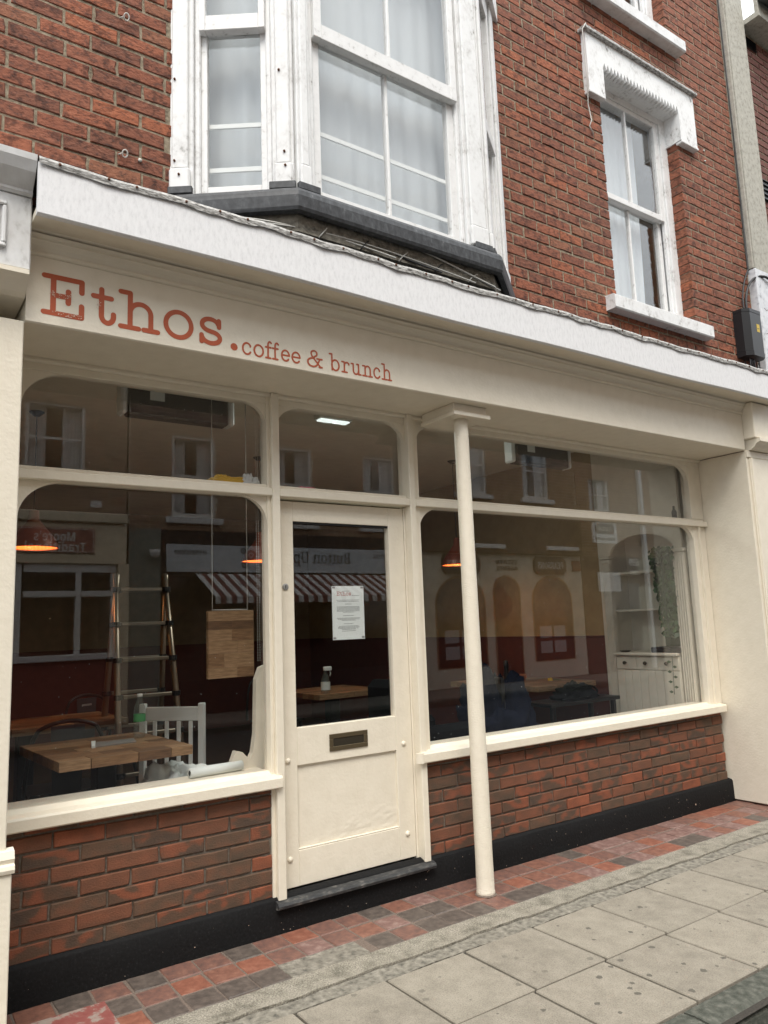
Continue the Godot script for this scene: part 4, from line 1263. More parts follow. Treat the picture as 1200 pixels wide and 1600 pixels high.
# ---------------------------------------------------------------- neighbours on this side
func neighbours() -> void:
	var n := thing("neighbouring_building", "brick building with grey rendered strip, black gutter and louvred vents beyond the cafe", "building")
	box(n, "rendered_strip", Vector3(6.447, 4.50, 0.0), Vector3(6.80, 8.4, WZ + 0.055), M.grey_render, 0.006)
	box(n, "strip_bead", Vector3(6.462, 4.50, WZ + 0.0555), Vector3(6.478, 8.4, WZ + 0.064), M.grey_render, 0.003)
	box(n, "white_render", Vector3(6.452, 3.25, 0.0), Vector3(6.86, 4.498, WZ + 0.07), M.cracked_white_render, 0.008)
	# hairline cracks
	tube(n, "crack", [Vector3(6.52, 4.13, 0.2705), Vector3(6.56, 4.11, 0.2705), Vector3(6.60, 4.135, 0.2705), Vector3(6.66, 4.10, 0.2705), Vector3(6.75, 4.12, 0.2705)], 0.0018, M.rust, 4)
	tube(n, "crack", [Vector3(6.50, 3.88, 0.2705), Vector3(6.55, 3.90, 0.2705), Vector3(6.58, 3.85, 0.2705), Vector3(6.66, 3.84, 0.2705)], 0.0018, M.rust, 4)
	wall_core(n, "mortar", 6.801, 14.0, 3.2, 7.10, -0.05, WZ - 0.006, [], M.lime_mortar)
	var st := begin()
	var r := RandomNumberGenerator.new()
	r.seed = 901
	for b in lay(6.803, 12.0, 3.26, 7.10, 0.222, 0.0735, 0.011, [], 0.0):
		var k := r.randf_range(0.82, 1.15)
		add_brick(st, b[2], 0.0625, 0.03, Transform3D(Basis(), Vector3(b[0], b[1], WZ)), r, Color(k, k, k))
	var bw := put(n, "bricks", done(st), M.neighbour_brick)
	bw.set_meta("kind", "stuff")
	box(n, "eaves_soffit", Vector3(6.803, 7.105, -0.05), Vector3(14.0, 7.16, WZ + 0.20), M.grey_render, 0.0)
	box(n, "fascia_board", Vector3(6.803, 7.161, WZ + 0.16), Vector3(14.0, 7.33, WZ + 0.199), M.grey_render, 0.003)
	tube(n, "gutter", [Vector3(6.803, 7.28, WZ + 0.275), Vector3(14.0, 7.28, WZ + 0.275)], 0.072, M.black_plastic, 12)
	for v in [[6.84, 6.95, 7.02], [6.84, 5.32, 5.50]]:
		var g := group_node("louvre_vent", n)
		box(g, "frame", Vector3(v[0], v[1], WZ - 0.004), Vector3(v[0] + 0.24, v[2] + 0.04, WZ + 0.008), M.black_plastic, 0.002)
		for k in 5:
			var y: float = lerpf(v[1] + 0.012, v[2] + 0.028, k / 4.0)
			run_x(g, "slat", [[WZ + 0.0085, y - 0.010], [WZ + 0.022, y - 0.012], [WZ + 0.0085, y + 0.006]], v[0] + 0.012, v[0] + 0.228, M.black_plastic)
	# its shop front, plain and shut, round the end of the pilaster
	box(n, "shop_wall", Vector3(6.03, -0.1, -0.3), Vector3(14.0, 3.2, 0.30), M.grey_render, 0.006)
	box(n, "shop_fascia", Vector3(6.07, 2.75, 0.301), Vector3(14.0, 3.25, 0.45), M.cracked_white_render, 0.008)
	for k in 3:
		var x := 6.5 + k * 2.3
		box(n, "shop_pane", Vector3(x, 0.75, 0.302), Vector3(x + 1.9, 2.45, 0.306), M.dark_glass, 0.0)
		for f in [[Vector3(x - 0.06, 0.69, 0.3005), Vector3(x + 1.96, 0.749, 0.35)], [Vector3(x - 0.06, 2.451, 0.3005), Vector3(x + 1.96, 2.51, 0.35)], [Vector3(x - 0.06, 0.7495, 0.3005), Vector3(x - 0.001, 2.4505, 0.348)], [Vector3(x + 1.901, 0.7495, 0.3005), Vector3(x + 1.96, 2.4505, 0.348)]]:
			box(n, "pane_frame", f[0], f[1], M.old_white_paint, 0.004)
	box(n, "core", Vector3(6.5, -0.1, -6.5), Vector3(14.0, 7.3, -0.31), M.lime_mortar, 0.0)
	var l := thing("adjoining_shop", "white painted front of the adjoining shop beside the cream pilaster", "building")
	box(l, "front", Vector3(-6.0, -0.05, -0.3), Vector3(-0.125, 3.2, 0.36), M.old_white_paint, 0.006)
	for k in 3: box(l, "window", Vector3(-1.9 - k * 1.9, 0.8, 0.3605), Vector3(-0.4 - k * 1.9, 2.5, 0.364), M.dark_glass, 0.0)
	box(l, "cornice", Vector3(-6.0, 3.201, -0.1), Vector3(-0.125, 3.33, 0.6), M.old_white_paint, 0.01)
	wall_core(l, "upper_wall", -6.0, -1.61, 3.332, 8.3, -0.06, WZ - 0.006, [], M.old_red_brick_0)
	box(l, "core", Vector3(-6.0, -0.05, -6.7), Vector3(-0.02, 8.3, -0.31), M.lime_mortar, 0.0)
	# telephone cable box on the wall
	var c := thing("cable_box", "black cable junction box with a yellow sticker at the foot of the brick wall", "cable box", Vector3(6.245, 3.60, WZ))
	var p := PackedVector2Array([Vector2(-0.135, 0.0), Vector2(-0.135, 0.08), Vector2(-0.085, 0.125), Vector2(0.085, 0.125), Vector2(0.135, 0.08), Vector2(0.135, 0.0)])
	var lid := begin()
	add_prism(lid, p, Transform3D(Basis(Vector3(1, 0, 0), Vector3(0, 0, 1), Vector3(0, -1, 0)), Vector3(0, 0.40, 0)), 0.0, 0.345)
	put(c, "housing", done(lid), M.black_plastic)
	prism(c, "lid", p, -0.432, -0.402, M.black_plastic, Transform3D(Basis(Vector3(1, 0, 0), Vector3(0, 0, 1), Vector3(0, -1, 0)), Vector3(0, 0, 0.002)))
	prism(c, "lower_cover", p, -0.053, -0.012, M.black_plastic, Transform3D(Basis(Vector3(1, 0, 0), Vector3(0, 0, 1), Vector3(0, -1, 0)), Vector3(0, 0, 0.002)))
	box(c, "sticker", Vector3(0.005, 0.235, 0.1252), Vector3(0.05, 0.305, 0.126), M.sticker_yellow, 0.0)
	box(c, "sticker_print", Vector3(0.012, 0.262, 0.1262), Vector3(0.040, 0.268, 0.1266), M.black_plastic, 0.0)
	r.seed = 44
	for k in 12:
		var x := r.randf_range(-0.11, 0.11)
		var a := Vector3(x, -0.01, r.randf_range(0.03, 0.10))
		tube(c, "tail_cable", bezier(a, a + Vector3(0, -0.08, 0.01), a + Vector3(r.randf_range(-0.05, 0.08), -0.14, 0.0), a + Vector3(r.randf_range(-0.02, 0.12), -0.20, r.randf_range(-0.02, 0.03)), 8), 0.005, M.cable_black, 5)
	tube(c, "feed_cable", bezier(Vector3(0.02, 0.43, 0.05), Vector3(0.02, 0.62, 0.03), Vector3(0.16, 0.85, 0.03), Vector3(0.32, 0.83, 0.085), 10) + bezier(Vector3(0.34, 0.825, 0.09), Vector3(0.45, 0.81, 0.09), Vector3(0.6, 0.76, 0.09), Vector3(0.9, 0.74, 0.02), 8), 0.011, M.cable_black, 8)
	tube(c, "feed_cable", bezier(Vector3(-0.02, 0.43, 0.05), Vector3(-0.01, 0.60, 0.02), Vector3(0.10, 0.78, 0.012), Vector3(0.19, 0.90, 0.012), 10) + [Vector3(0.20, 2.2, 0.012), Vector3(0.20, 4.0, 0.012)], 0.007, M.cable_black, 6)
	# loose wires lying along the cornice under the bay
	var w := thing("loose_wires", "tangle of loose white and black wires on the flashing under the bay", "wires", Vector3(0, 0, 0))
	r.seed = 21
	var paths := [[1.30, 3.345, 0.52, 2.2, 3.34, 0.60], [1.45, 3.34, 0.56, 2.75, 3.335, 0.60], [1.62, 3.345, 0.50, 2.5, 3.33, 0.61], [2.2, 3.36, 0.55, 2.95, 3.34, 0.59], [1.9, 3.40, 0.56, 2.9, 3.345, 0.60]]
	for i in paths.size():
		var q: Array = paths[i]
		var a := Vector3(q[0], q[1], q[2])
		var b := Vector3(q[3], q[4], q[5])
		tube(w, "wire", bezier(a, a.lerp(b, 0.3) + Vector3(0, 0.05 + 0.02 * i, 0.02), a.lerp(b, 0.7) + Vector3(0, 0.03, 0.0), b, 16), 0.0035 if i % 2 else 0.0045, M.cable_white if i != 2 else M.cable_black, 5)
	for i in 5:
		var a := Vector3(1.75 + i * 0.24, 3.335, 0.585)
		tube(w, "wire_end", bezier(a, a + Vector3(0.03, 0.05, 0.01), a + Vector3(0.06, 0.06, 0.0), a + Vector3(0.05 + 0.02 * i, 0.09, -0.02), 6), 0.0035, M.cable_black if i % 2 else M.cable_white, 5)

# ---------------------------------------------------------------- inside the cafe
func block_top(parent: Node, sx: float, sz: float, y: float, thick: float, nx: int, nz: int, sd: int) -> void:
	var t := group_node("table_top", parent)
	var r := RandomNumberGenerator.new()
	r.seed = sd
	for j in nz:
		var x := -sx * 0.5
		var k := 0
		while x < sx * 0.5 - 0.01:
			var w := minf(sx / nx * r.randf_range(0.6, 1.5), sx * 0.5 - x)
			if sx * 0.5 - x - w < 0.06: w = sx * 0.5 - x
			put(t, "stave", boxm(Vector3(snappedf(w, 0.01) - 0.0004, thick, sz / nz - 0.0004), 0.0015), M["butcher_block_%d" % [0, 1, 2, 0, 2][r.randi() % 5]], Vector3(x + w * 0.5, y - thick * 0.5, -sz * 0.5 + (j + 0.5) * sz / nz))
			x += w
			k += 1

func table(called: String, label: String, at: Vector3, sx: float, sz: float, turn: float, sd: int) -> void:
	var t := thing(called, label, "table", at, "", turn)
	block_top(t, sx, sz, 0.75, 0.045, 3, int(sz / 0.09), sd)
	box(t, "pedestal", Vector3(-0.05, 0.03, -0.05), Vector3(0.05, 0.70, 0.05), M.black_metal, 0.005)
	box(t, "foot", Vector3(-sx * 0.35, 0.0, -0.22), Vector3(sx * 0.35, 0.03, 0.22), M.black_metal, 0.005)
	box(t, "spider", Vector3(-sx * 0.4, 0.701, -0.03), Vector3(sx * 0.4, 0.7045, 0.03), M.black_metal, 0.001)

func metal_chair(label: String, at: Vector3, turn: float) -> void:
	var c := thing("metal_chair", label, "chair", at, "black metal chairs in the cafe", turn)
	box(c, "seat", Vector3(-0.19, 0.43, -0.19), Vector3(0.19, 0.45, 0.19), M.black_metal, 0.01)
	for s in [[-1, -1], [1, -1], [1, 1], [-1, 1]]:
		tube(c, "leg", [Vector3(s[0] * 0.15, 0.43, s[1] * 0.15), Vector3(s[0] * 0.21, 0.0, s[1] * 0.21)], [0.016, 0.012], M.black_metal, 8)
	var hoop := []
	for i in 17:
		var a := PI * i / 16.0
		hoop.append(Vector3(cos(a) * 0.215, 0.45 + 0.25 * minf(1.0, sin(a) * 1.6) + 0.14 * sin(a), -0.19 - 0.03 * sin(a)))
	tube(c, "back_hoop", hoop, 0.012, M.black_metal, 8)
	var sp := PackedVector2Array([Vector2(-0.075, 0.45), Vector2(0.075, 0.45), Vector2(0.09, 0.815), Vector2(-0.09, 0.815)])
	prism(c, "back_splat", sp, -0.212, -0.206, M.grey_metal)
	box(c, "hand_slot", Vector3(-0.045, 0.755, -0.2055), Vector3(0.045, 0.770, -0.2045), M.steel, 0.0)

func wooden_chair(at: Vector3, turn: float) -> void:
	var c := thing("white_chair", "white painted wooden chair with slatted back by the table", "chair", at, "", turn)
	var m: Material = M.white_wood
	box(c, "seat", Vector3(-0.20, 0.43, -0.19), Vector3(0.20, 0.455, 0.20), m, 0.006)
	for s in [-1, 1]:
		box(c, "back_post", Vector3(s * 0.185 - 0.018, 0.0, -0.225), Vector3(s * 0.185 + 0.018, 0.90, -0.191), m, 0.004)
		box(c, "leg", Vector3(s * 0.175 - 0.018, 0.0, 0.15), Vector3(s * 0.175 + 0.018, 0.429, 0.186), m, 0.004)
		box(c, "side_rail", Vector3(s * 0.178 - 0.01, 0.36, -0.19), Vector3(s * 0.178 + 0.01, 0.42, 0.149), m, 0.003)
	box(c, "top_rail", Vector3(-0.166, 0.80, -0.218), Vector3(0.166, 0.88, -0.198), m, 0.005)
	box(c, "lower_rail", Vector3(-0.166, 0.50, -0.215), Vector3(0.166, 0.54, -0.200), m, 0.004)
	for i in 4: box(c, "slat", Vector3(-0.122 + i * 0.075, 0.541, -0.212), Vector3(-0.097 + i * 0.075, 0.799, -0.203), m, 0.003)

func crumple(sd: int, sx: float, sy: float, sz: float, peak := 0.0) -> ArrayMesh:
	var ns := FastNoiseLite.new()
	ns.seed = sd
	ns.frequency = 1.4
	ns.fractal_octaves = 4
	var st := begin(true)
	var nu := 36
	var nv := 18
	var f := func(i: int, j: int) -> Vector3:
		var a := TAU * (i % nu) / nu
		var b := PI * 0.5 * j / nv
		var d := Vector3(cos(a) * cos(b), sin(b), -sin(a) * cos(b))
		var k := 1.0 + 0.55 * ns.get_noise_3d(d.x * 1.3, d.y * 1.3, d.z * 1.3)
		if peak > 0 and d.x > 0.5 and j > 1: k += peak * (d.x - 0.5) * 2.0
		return Vector3(d.x * sx * k, d.y * sy * k, d.z * sz * k)
	for i in nu:
		for j in nv:
			quad(st, f.call(i, j), f.call(i + 1, j), f.call(i + 1, j + 1), f.call(i, j + 1))
	return done(st)

func pendant(at: Vector3, label: String, energy: float, r := 0.16) -> void:
	var p := thing("pendant_lamp", label, "lamp", at, "copper pendant lamps")
	lathe(p, "shade", [[r, 0.0], [r * 1.01, 0.006], [r * 0.86, 0.07], [r * 0.45, 0.15], [r * 0.22, 0.20], [r * 0.2, 0.26], [0.0, 0.27]], Vector3.ZERO, M.copper_shade, 28)
	lathe(p, "glowing_lining", [[0.0, 0.075], [r * 0.6, 0.06], [r * 0.95, 0.004]], Vector3.ZERO, M.warm_lamp_glow, 28)
	tube(p, "cord", [Vector3(0, 0.262, 0), Vector3(0, 3.016 - at.y, 0)], 0.004, M.cable_black, 6)
	lathe(p, "ceiling_rose", [[0.0, -0.03], [0.02, -0.03], [0.05, -0.005], [0.05, 0.0]], Vector3(0, 3.018 - at.y, 0), M.black_plastic, 16)
	var l := OmniLight3D.new()
	l.name = "pendant_lamp_light"
	l.position = Vector3(0, 0.03, 0)
	l.light_color = Color(1.0, 0.84, 0.60)
	l.light_energy = energy
	l.light_size = 0.04
	l.omni_range = 9.0
	l.omni_attenuation = 2.0
	l.shadow_enabled = true
	p.add_child(l)

func interior() -> void:
	var room := 0.15
	structure("room_floor", boxm(Vector3(5.75, 0.10, 6.40), 0.0), M.dark_floor, Vector3(3.125, room - 0.05, -3.29))
	# the far side wall of the room with its dado; an arched alcove near the window
	var wz := Node3D.new()
	wz.name = "room_wall"
	add_child(wz)
	wz.set_meta("kind", "structure")
	box(wz, "upper_plaster", Vector3(5.56, 1.285, -6.5), Vector3(5.74, 3.02, -1.0), M.ochre_wall, 0.0)
	box(wz, "dado", Vector3(5.555, room, -6.5), Vector3(5.74, 1.27, -1.0), M.red_dado, 0.0)
	box(wz, "dado_rail", Vector3(5.545, 1.2705, -6.5), Vector3(5.74, 1.2845, -1.0), M.red_dado, 0.003)
	box(wz, "rear_plaster", Vector3(0.25, 1.285, -6.5), Vector3(5.55, 3.02, -6.45), M.brown_wall, 0.0)
	box(wz, "rear_dado", Vector3(0.25, room, -6.5), Vector3(5.55, 1.284, -6.44), M.red_dado, 0.0)
	box(wz, "near_plaster", Vector3(0.2505, room, -6.44), Vector3(0.27, 1.284, -0.08), M.red_dado, 0.0)
	# alcove: back, sides and arched front
	var al := group_node("alcove", wz)
	box(al, "alcove_back", Vector3(5.86, room, -1.0), Vector3(5.90, 3.02, -0.08), M.cupboard_cream, 0.0)
	box(al, "alcove_cheek", Vector3(5.56, room, -1.0), Vector3(5.859, 3.02, -0.93), M.cupboard_cream, 0.0)
	box(al, "alcove_cheek", Vector3(5.705, room, -0.13), Vector3(5.859, 3.02, -0.075), M.cupboard_cream, 0.0)
	var arch := PackedVector2Array([Vector2(-0.13, 1.99), Vector2(-0.13, 3.015), Vector2(-0.99, 3.015), Vector2(-0.99, 1.99), Vector2(-0.86, 1.99)])
	for i in range(1, 16):
		var a := PI * (1.0 - i / 16.0)
		arch.append(Vector2(-0.53 + cos(a) * 0.33, 1.99 + sin(a) * 0.16))
	arch.append(Vector2(-0.20, 1.99))
	var st := begin()
	add_prism(st, arch, Transform3D(ALONG_X, Vector3.ZERO), -5.575, -5.545)
	put(al, "arched_head", done(st), M.cupboard_cream)
	for z in [[-0.94, -0.86], [-0.21, -0.105]]:
		var pz := group_node("fluted_pilaster", al)
		box(pz, "shaft", Vector3(5.525, room, z[0]), Vector3(5.575, 1.96, z[1]), M.cupboard_cream, 0.003)
		var k := 5
		for i in k:
			var zc: float = lerpf(z[0], z[1], (i + 0.5) / k)
			box(pz, "reed", Vector3(5.513, room + 0.1, zc - 0.006), Vector3(5.5248, 1.93, zc + 0.006), M.cupboard_cream, 0.004)
		box(pz, "capital", Vector3(5.50, 1.961, z[0] - 0.015), Vector3(5.578, 1.9895, z[1] + 0.015), M.cupboard_cream, 0.006)
	for y in [1.49, 1.82]: box(al, "shelf", Vector3(5.60, y, -0.93), Vector3(5.859, y + 0.018, -0.131), M.cupboard_cream, 0.003)
	# cupboard with a worktop in the alcove
	var cb := thing("cupboard", "cream boarded cupboard with dark knobs in the arched alcove", "cupboard", Vector3(5.52, room, -0.535))
	box(cb, "worktop", Vector3(-0.05, 0.965, -0.318), Vector3(0.335, 0.99, 0.318), M.cupboard_cream, 0.006)
	box(cb, "carcass", Vector3(-0.005, 0.0, -0.315), Vector3(0.335, 0.9645, 0.315), M.cupboard_cream, 0.004)
	for i in 8: box(cb, "board", Vector3(-0.017, 0.06, -0.312 + i * 0.078), Vector3(-0.0055, 0.84, -0.238 + i * 0.078), M.cupboard_cream, 0.003)
	for i in 3:
		box(cb, "drawer", Vector3(-0.017, 0.848, -0.312 + i * 0.208), Vector3(-0.0055, 0.958, -0.108 + i * 0.208), M.cupboard_cream, 0.003)
		lathe(cb, "knob", [[0.006, 0.0], [0.006, 0.012], [0.016, 0.02], [0.014, 0.032], [0.0, 0.036]], Vector3(-0.017, 0.903, -0.21 + i * 0.208), M.dark_brass, 12, true, Basis(Vector3.BACK, PI / 2))
	# pot of trailing ivy on the shelf
	var iv := thing("trailing_ivy", "dark green trailing plant hanging from the alcove shelf", "plant", Vector3(5.50, 1.95, -0.27))
	lathe(iv, "pot", [[0.0, -0.10], [0.045, -0.10], [0.06, 0.0], [0.065, 0.02], [0.055, 0.02]], Vector3(0.15, 0.0, 0.0), M.black_plastic, 16)
	var r := RandomNumberGenerator.new()
	r.seed = 17
	for v in 3:
		var ls := begin()
		for i in 520:
			var fall := r.randf()
			var y := 0.05 - fall * 0.72
			var w := lerpf(0.10, 0.05, fall)
			var c := Vector3(r.randf_range(-0.06, 0.07), y, r.randf_range(-w, w) - 0.02 + 0.03 * fall)
			var s := r.randf_range(0.018, 0.036)
			var b := Basis.from_euler(Vector3(r.randf_range(-0.9, 0.9), r.randf() * TAU, r.randf_range(-0.9, 0.9)))
			var q := [b * Vector3(0, s * 0.9, 0), b * Vector3(s * 0.6, s * 0.15, 0.003), b * Vector3(0, -s, 0), b * Vector3(-s * 0.6, s * 0.15, 0.003)]
			tri(ls, c + q[0], c + q[3], c + q[2]); tri(ls, c + q[0], c + q[2], c + q[1])
		var o := put(iv, "leaves", done(ls), M["leaf_%d" % v])
		o.set_meta("kind", "stuff")
	for i in 7:
		var a := Vector3(0.10 - i * 0.01, 0.01, -0.04 + i * 0.012)
		tube(iv, "stem", bezier(a, a + Vector3(-0.10, 0.06, 0), a + Vector3(-0.16, -0.15, 0.0), a + Vector3(-0.12, -0.55 - 0.03 * i, 0.02), 10), 0.003, M.leaf_2, 5)
	tube(iv, "bare_stem", bezier(Vector3(-0.01, -0.6, 0.0), Vector3(-0.02, -0.8, 0.0), Vector3(-0.03, -0.9, 0.01), Vector3(-0.03, -1.14, 0.0), 8), 0.002, M.leaf_2, 4)
	var bl := begin()
	for i in 7:
		var c := Vector3(-0.03, -0.88 - 0.04 * i, 0.025 * (1 if i % 2 else -1))
		tri(bl, c + Vector3(0, 0.012, 0), c + Vector3(0, 0, 0.022), c + Vector3(0, -0.012, 0)); tri(bl, c + Vector3(0, 0.012, 0), c + Vector3(0, -0.012, 0), c + Vector3(0, 0, -0.022))
	put(iv, "sparse_leaves", done(bl), M.leaf_0).set_meta("kind", "stuff")
	var rd := thing("till_case", "dark green case standing open on the alcove worktop", "case", Vector3(5.60, 1.1405, -0.33))
	box(rd, "base", Vector3(-0.10, 0.0, -0.15), Vector3(0.10, 0.045, 0.13), M.black_plastic, 0.005)
	box(rd, "back_panel", Vector3(0.05, 0.046, -0.11), Vector3(0.10, 0.22, 0.13), M.leaf_2, 0.006)
	lathe(thing("saucer", "small dark dish on the alcove worktop", "dish", Vector3(5.55, 1.1405, -0.78)), "dish", [[0.0, 0.0], [0.03, 0.0], [0.05, 0.012], [0.047, 0.013], [0.0, 0.004]], Vector3.ZERO, M.dark_brass, 18)
	# ceiling lights over the middle of the room: two lit diffusers in one fitting
	var cl := thing("ceiling_light", "lit twin strip light on the cafe ceiling", "light", Vector3(2.86, 3.018, -1.16))
	box(cl, "housing", Vector3(-0.14, -0.035, -0.05), Vector3(0.14, 0.0, 0.05), M.white_wood, 0.004)
	box(cl, "diffuser", Vector3(-0.125, -0.045, -0.035), Vector3(-0.005, -0.0355, 0.035), M.lit_diffuser, 0.003)
	box(cl, "diffuser", Vector3(0.005, -0.045, -0.035), Vector3(0.125, -0.0355, 0.035), M.lit_diffuser, 0.003)
	var area := AreaLight3D.new()
	area.name = "ceiling_light_glow"
	area.area_size = Vector2(0.24, 0.06)
	area.light_color = Color(0.95, 1.0, 0.97)
	area.light_energy = 0.7
	area.position = Vector3(0, -0.05, 0)
	area.rotation.x = -PI / 2
	area.shadow_enabled = true
	cl.add_child(area)
	pendant(Vector3(0.955, 2.06, -2.0), "copper pendant lamp hanging near the cream pilaster end of the room", 0.03)
	pendant(Vector3(4.72, 1.995, -2.0), "copper pendant lamp hanging behind the slim column", 0.035, 0.15)
	pendant(Vector3(2.95, 2.06, -2.65), "copper pendant lamp hanging behind the door post", 0.03)
	# wall heaters under the window head
	for a in [[1.41, "black faced wall heater behind the toplight of the large pane"], [4.27, "black faced wall heater behind the wide toplight"]]:
		var h := thing("wall_heater", a[1], "heater", Vector3(a[0], 2.62, -0.42), "wall heaters behind the toplights")
		box(h, "black_face", Vector3(-0.285, 0.0, -0.06), Vector3(0.285, 0.16, 0.03), M.black_plastic, 0.01)
		for s in [-1, 1]: box(h, "white_end", Vector3(s * 0.305 - 0.018, 0.002, -0.07), Vector3(s * 0.305 + 0.018, 0.20, 0.028), M.white_wood, 0.012)
		box(h, "white_top", Vector3(-0.286, 0.161, -0.07), Vector3(0.286, 0.40, 0.02), M.white_wood, 0.01)
		box(h, "rating_label", Vector3(-0.17, 0.09, 0.0302), Vector3(-0.09, 0.14, 0.0308), M.paper, 0.0)
		for s in [-0.22, 0.02, 0.07, 0.24]: lathe(h, "screw", [[0.0, 0.0], [0.004, 0.0], [0.0, 0.003]], Vector3(s, 0.06, 0.031), M.steel, 6, true, Basis(Vector3.RIGHT, PI / 2))
	furniture(room)

func furniture(y: float) -> void:
	table("table", "butcher block table in the large shop window with a bottle and leaflet on it", Vector3(1.075, y, -0.57), 0.64, 0.74, 0.06, 3)
	table("long_table", "butcher block table behind the window table", Vector3(0.95, y, -2.05), 1.15, 0.65, 0.05, 4)
	table("door_table", "butcher block table behind the door pane with a spray bottle on it", Vector3(3.52, y, -2.40), 0.72, 0.72, 0.04, 5)
	table("wall_table", "butcher block table against the red dado with a cup on it", Vector3(5.02, y, -1.55), 0.75, 1.1, 0.03, 6)
	metal_chair("black metal hoop back chair between the two butcher block tables", Vector3(1.02, y, -1.28), PI * 0.98)
	metal_chair("black metal hoop back chair behind the long butcher block table", Vector3(1.62, y, -2.7), 0.4)
	metal_chair("black metal hoop back chair pulled up to the table behind the door pane", Vector3(3.35, y, -3.15), 0.2)
	wooden_chair(Vector3(1.39, y, -0.74), -0.806)
	# folding telescopic ladder
	var l := thing("ladder", "telescopic aluminium ladder standing opened behind the window table", "ladder", Vector3(1.60, y, -1.75))
	for s in [-1, 1]:
		tube(l, "front_rail", [Vector3(s * 0.215, 0.0, 0.42), Vector3(s * 0.195, 0.85, 0.22), Vector3(s * 0.17, 1.72, 0.03)], [0.024, 0.021, 0.017], M.aluminium, 12)
		tube(l, "rear_rail", [Vector3(s * 0.215 + 0.05, 0.0, -0.42), Vector3(s * 0.195 + 0.04, 0.85, -0.22), Vector3(s * 0.17 + 0.03, 1.72, -0.03)], [0.024, 0.021, 0.017], M.aluminium, 12)
		for k in 7:
			var h := 0.2 + k * 0.235
			for q in [1, -1]:
				var dx := 0.0 if q == 1 else 0.04
				lathe(l, "collar", [[0.0, -0.016], [0.03, -0.016], [0.03, 0.016], [0.0, 0.016]], Vector3(s * (0.215 - h * 0.026) + dx, h, q * (0.42 - h * 0.228)), M.black_plastic, 12, false)
	for k in 7:
		var h := 0.2 + k * 0.235
		for q in [1, -1]:
			var dx := 0.0 if q == 1 else 0.04
			var w := 0.215 - h * 0.026 - 0.03
			box(l, "rung", Vector3(-w + dx, h - 0.012, q * (0.42 - h * 0.228) - 0.016), Vector3(w + dx, h + 0.012, q * (0.42 - h * 0.228) + 0.016), M.aluminium, 0.004)
	# wooden board hung on white cords
	var b := thing("hanging_board", "butcher block board hung on white cords in the large shop window", "board", Vector3(1.655, 1.21, -0.30))
	var r := RandomNumberGenerator.new()
	r.seed = 9
	var rows := [0.055, 0.075, 0.065, 0.06, 0.045, 0.055]
	var yy := 0.0
	for i in rows.size():
		var cut := r.randf_range(0.08, 0.17)
		var t := [2, 0, 2, 2, 1, 2]
		put(b, "stave", boxm(Vector3(cut - 0.0004, rows[i] - 0.0004, 0.03), 0.0012), M["butcher_block_%d" % t[i]], Vector3(-0.13 + cut * 0.5, yy + rows[i] * 0.5, 0))
		put(b, "stave", boxm(Vector3(0.26 - cut - 0.0004, rows[i] - 0.0004, 0.03), 0.0012), M["butcher_block_%d" % [0, 2, 2, 0, 1, 2][i]], Vector3(-0.13 + cut + (0.26 - cut) * 0.5, yy + rows[i] * 0.5, 0))
		yy += rows[i]
	for s in [-0.102, 0.10]: tube(b, "cord", [Vector3(s, 0.357, 0), Vector3(s, 2.995 - 1.21, 0)], 0.0024, M.cable_white, 6)
	tube(b, "cross_cord", [Vector3(-0.102, 0.360, 0.002), Vector3(0.10, 0.360, 0.002)], 0.0028, M.cable_white, 6)
	# blind chain beside the door post
	var bc := thing("blind_chain", "beaded blind chain hanging beside the door post", "chain", Vector3(1.722, 1.30, -0.09))
	for s in [-0.006, 0.006]:
		var cs := begin(true)
		for k in 55: add_lathe(cs, [[0.0, -0.0025], [0.0025, 0.0], [0.0, 0.0025]], Vector3(s, k * 0.0135, 0), 6)
		add_tube(cs, [Vector3(s, 0.0, 0), Vector3(s, 1.35, 0)], 0.0008, 4)
		put(bc, "strand", done(cs), M.cable_white)
	# cream settle: shaped end and seat
	var se := thing("settle", "cream settle with a scrolled end beside the door post", "bench", Vector3(1.80, y, -0.28))
	var p := [Vector2(0.10, 0.0), Vector2(-0.34, 0.0), Vector2(-0.34, 0.55), Vector2(-0.33, 0.64), Vector2(-0.29, 0.70), Vector2(-0.23, 0.69), Vector2(-0.17, 0.65), Vector2(-0.14, 0.68), Vector2(-0.115, 0.77), Vector2(-0.10, 1.05), Vector2(-0.06, 1.11), Vector2(0.03, 1.13), Vector2(0.10, 1.10)]
	var es := begin()
	var pts := PackedVector2Array()
	for q in p: pts.append(Vector2(q.x * 0.62, q.y))
	add_prism(es, pts, Transform3D(), -0.02, 0.02)
	put(se, "shaped_end", done(es), M.cupboard_cream, Vector3(0.0, 0, 0.10))
	box(se, "seat", Vector3(-0.65, 0.42, -0.32), Vector3(-0.02, 0.45, 0.075), M.black_cloth, 0.01)
	box(se, "base", Vector3(-0.63, 0.0, -0.28), Vector3(-0.05, 0.4195, 0.02), M.black_metal, 0.01)
	# small things on the tables and ledges
	var bt := thing("water_bottle", "clear plastic water bottle with a green label on the window table", "bottle", Vector3(1.30, y + 0.7505, -0.72))
	lathe(bt, "body", [[0.0, 0.0], [0.028, 0.0], [0.031, 0.01], [0.030, 0.06], [0.031, 0.12], [0.028, 0.16], [0.014, 0.20], [0.013, 0.215]], Vector3.ZERO, M.bottle_glass, 20)
	lathe(bt, "label", [[0.0316, 0.085], [0.0318, 0.125]], Vector3.ZERO, M.label_green, 20)
	lathe(bt, "cap", [[0.0, 0.232], [0.015, 0.232], [0.015, 0.216], [0.0, 0.2155]], Vector3.ZERO, M.white_wood, 14)
	var lf := thing("leaflet", "grey folded leaflet lying on the window table", "leaflet", Vector3(1.13, y + 0.7505, -0.60))
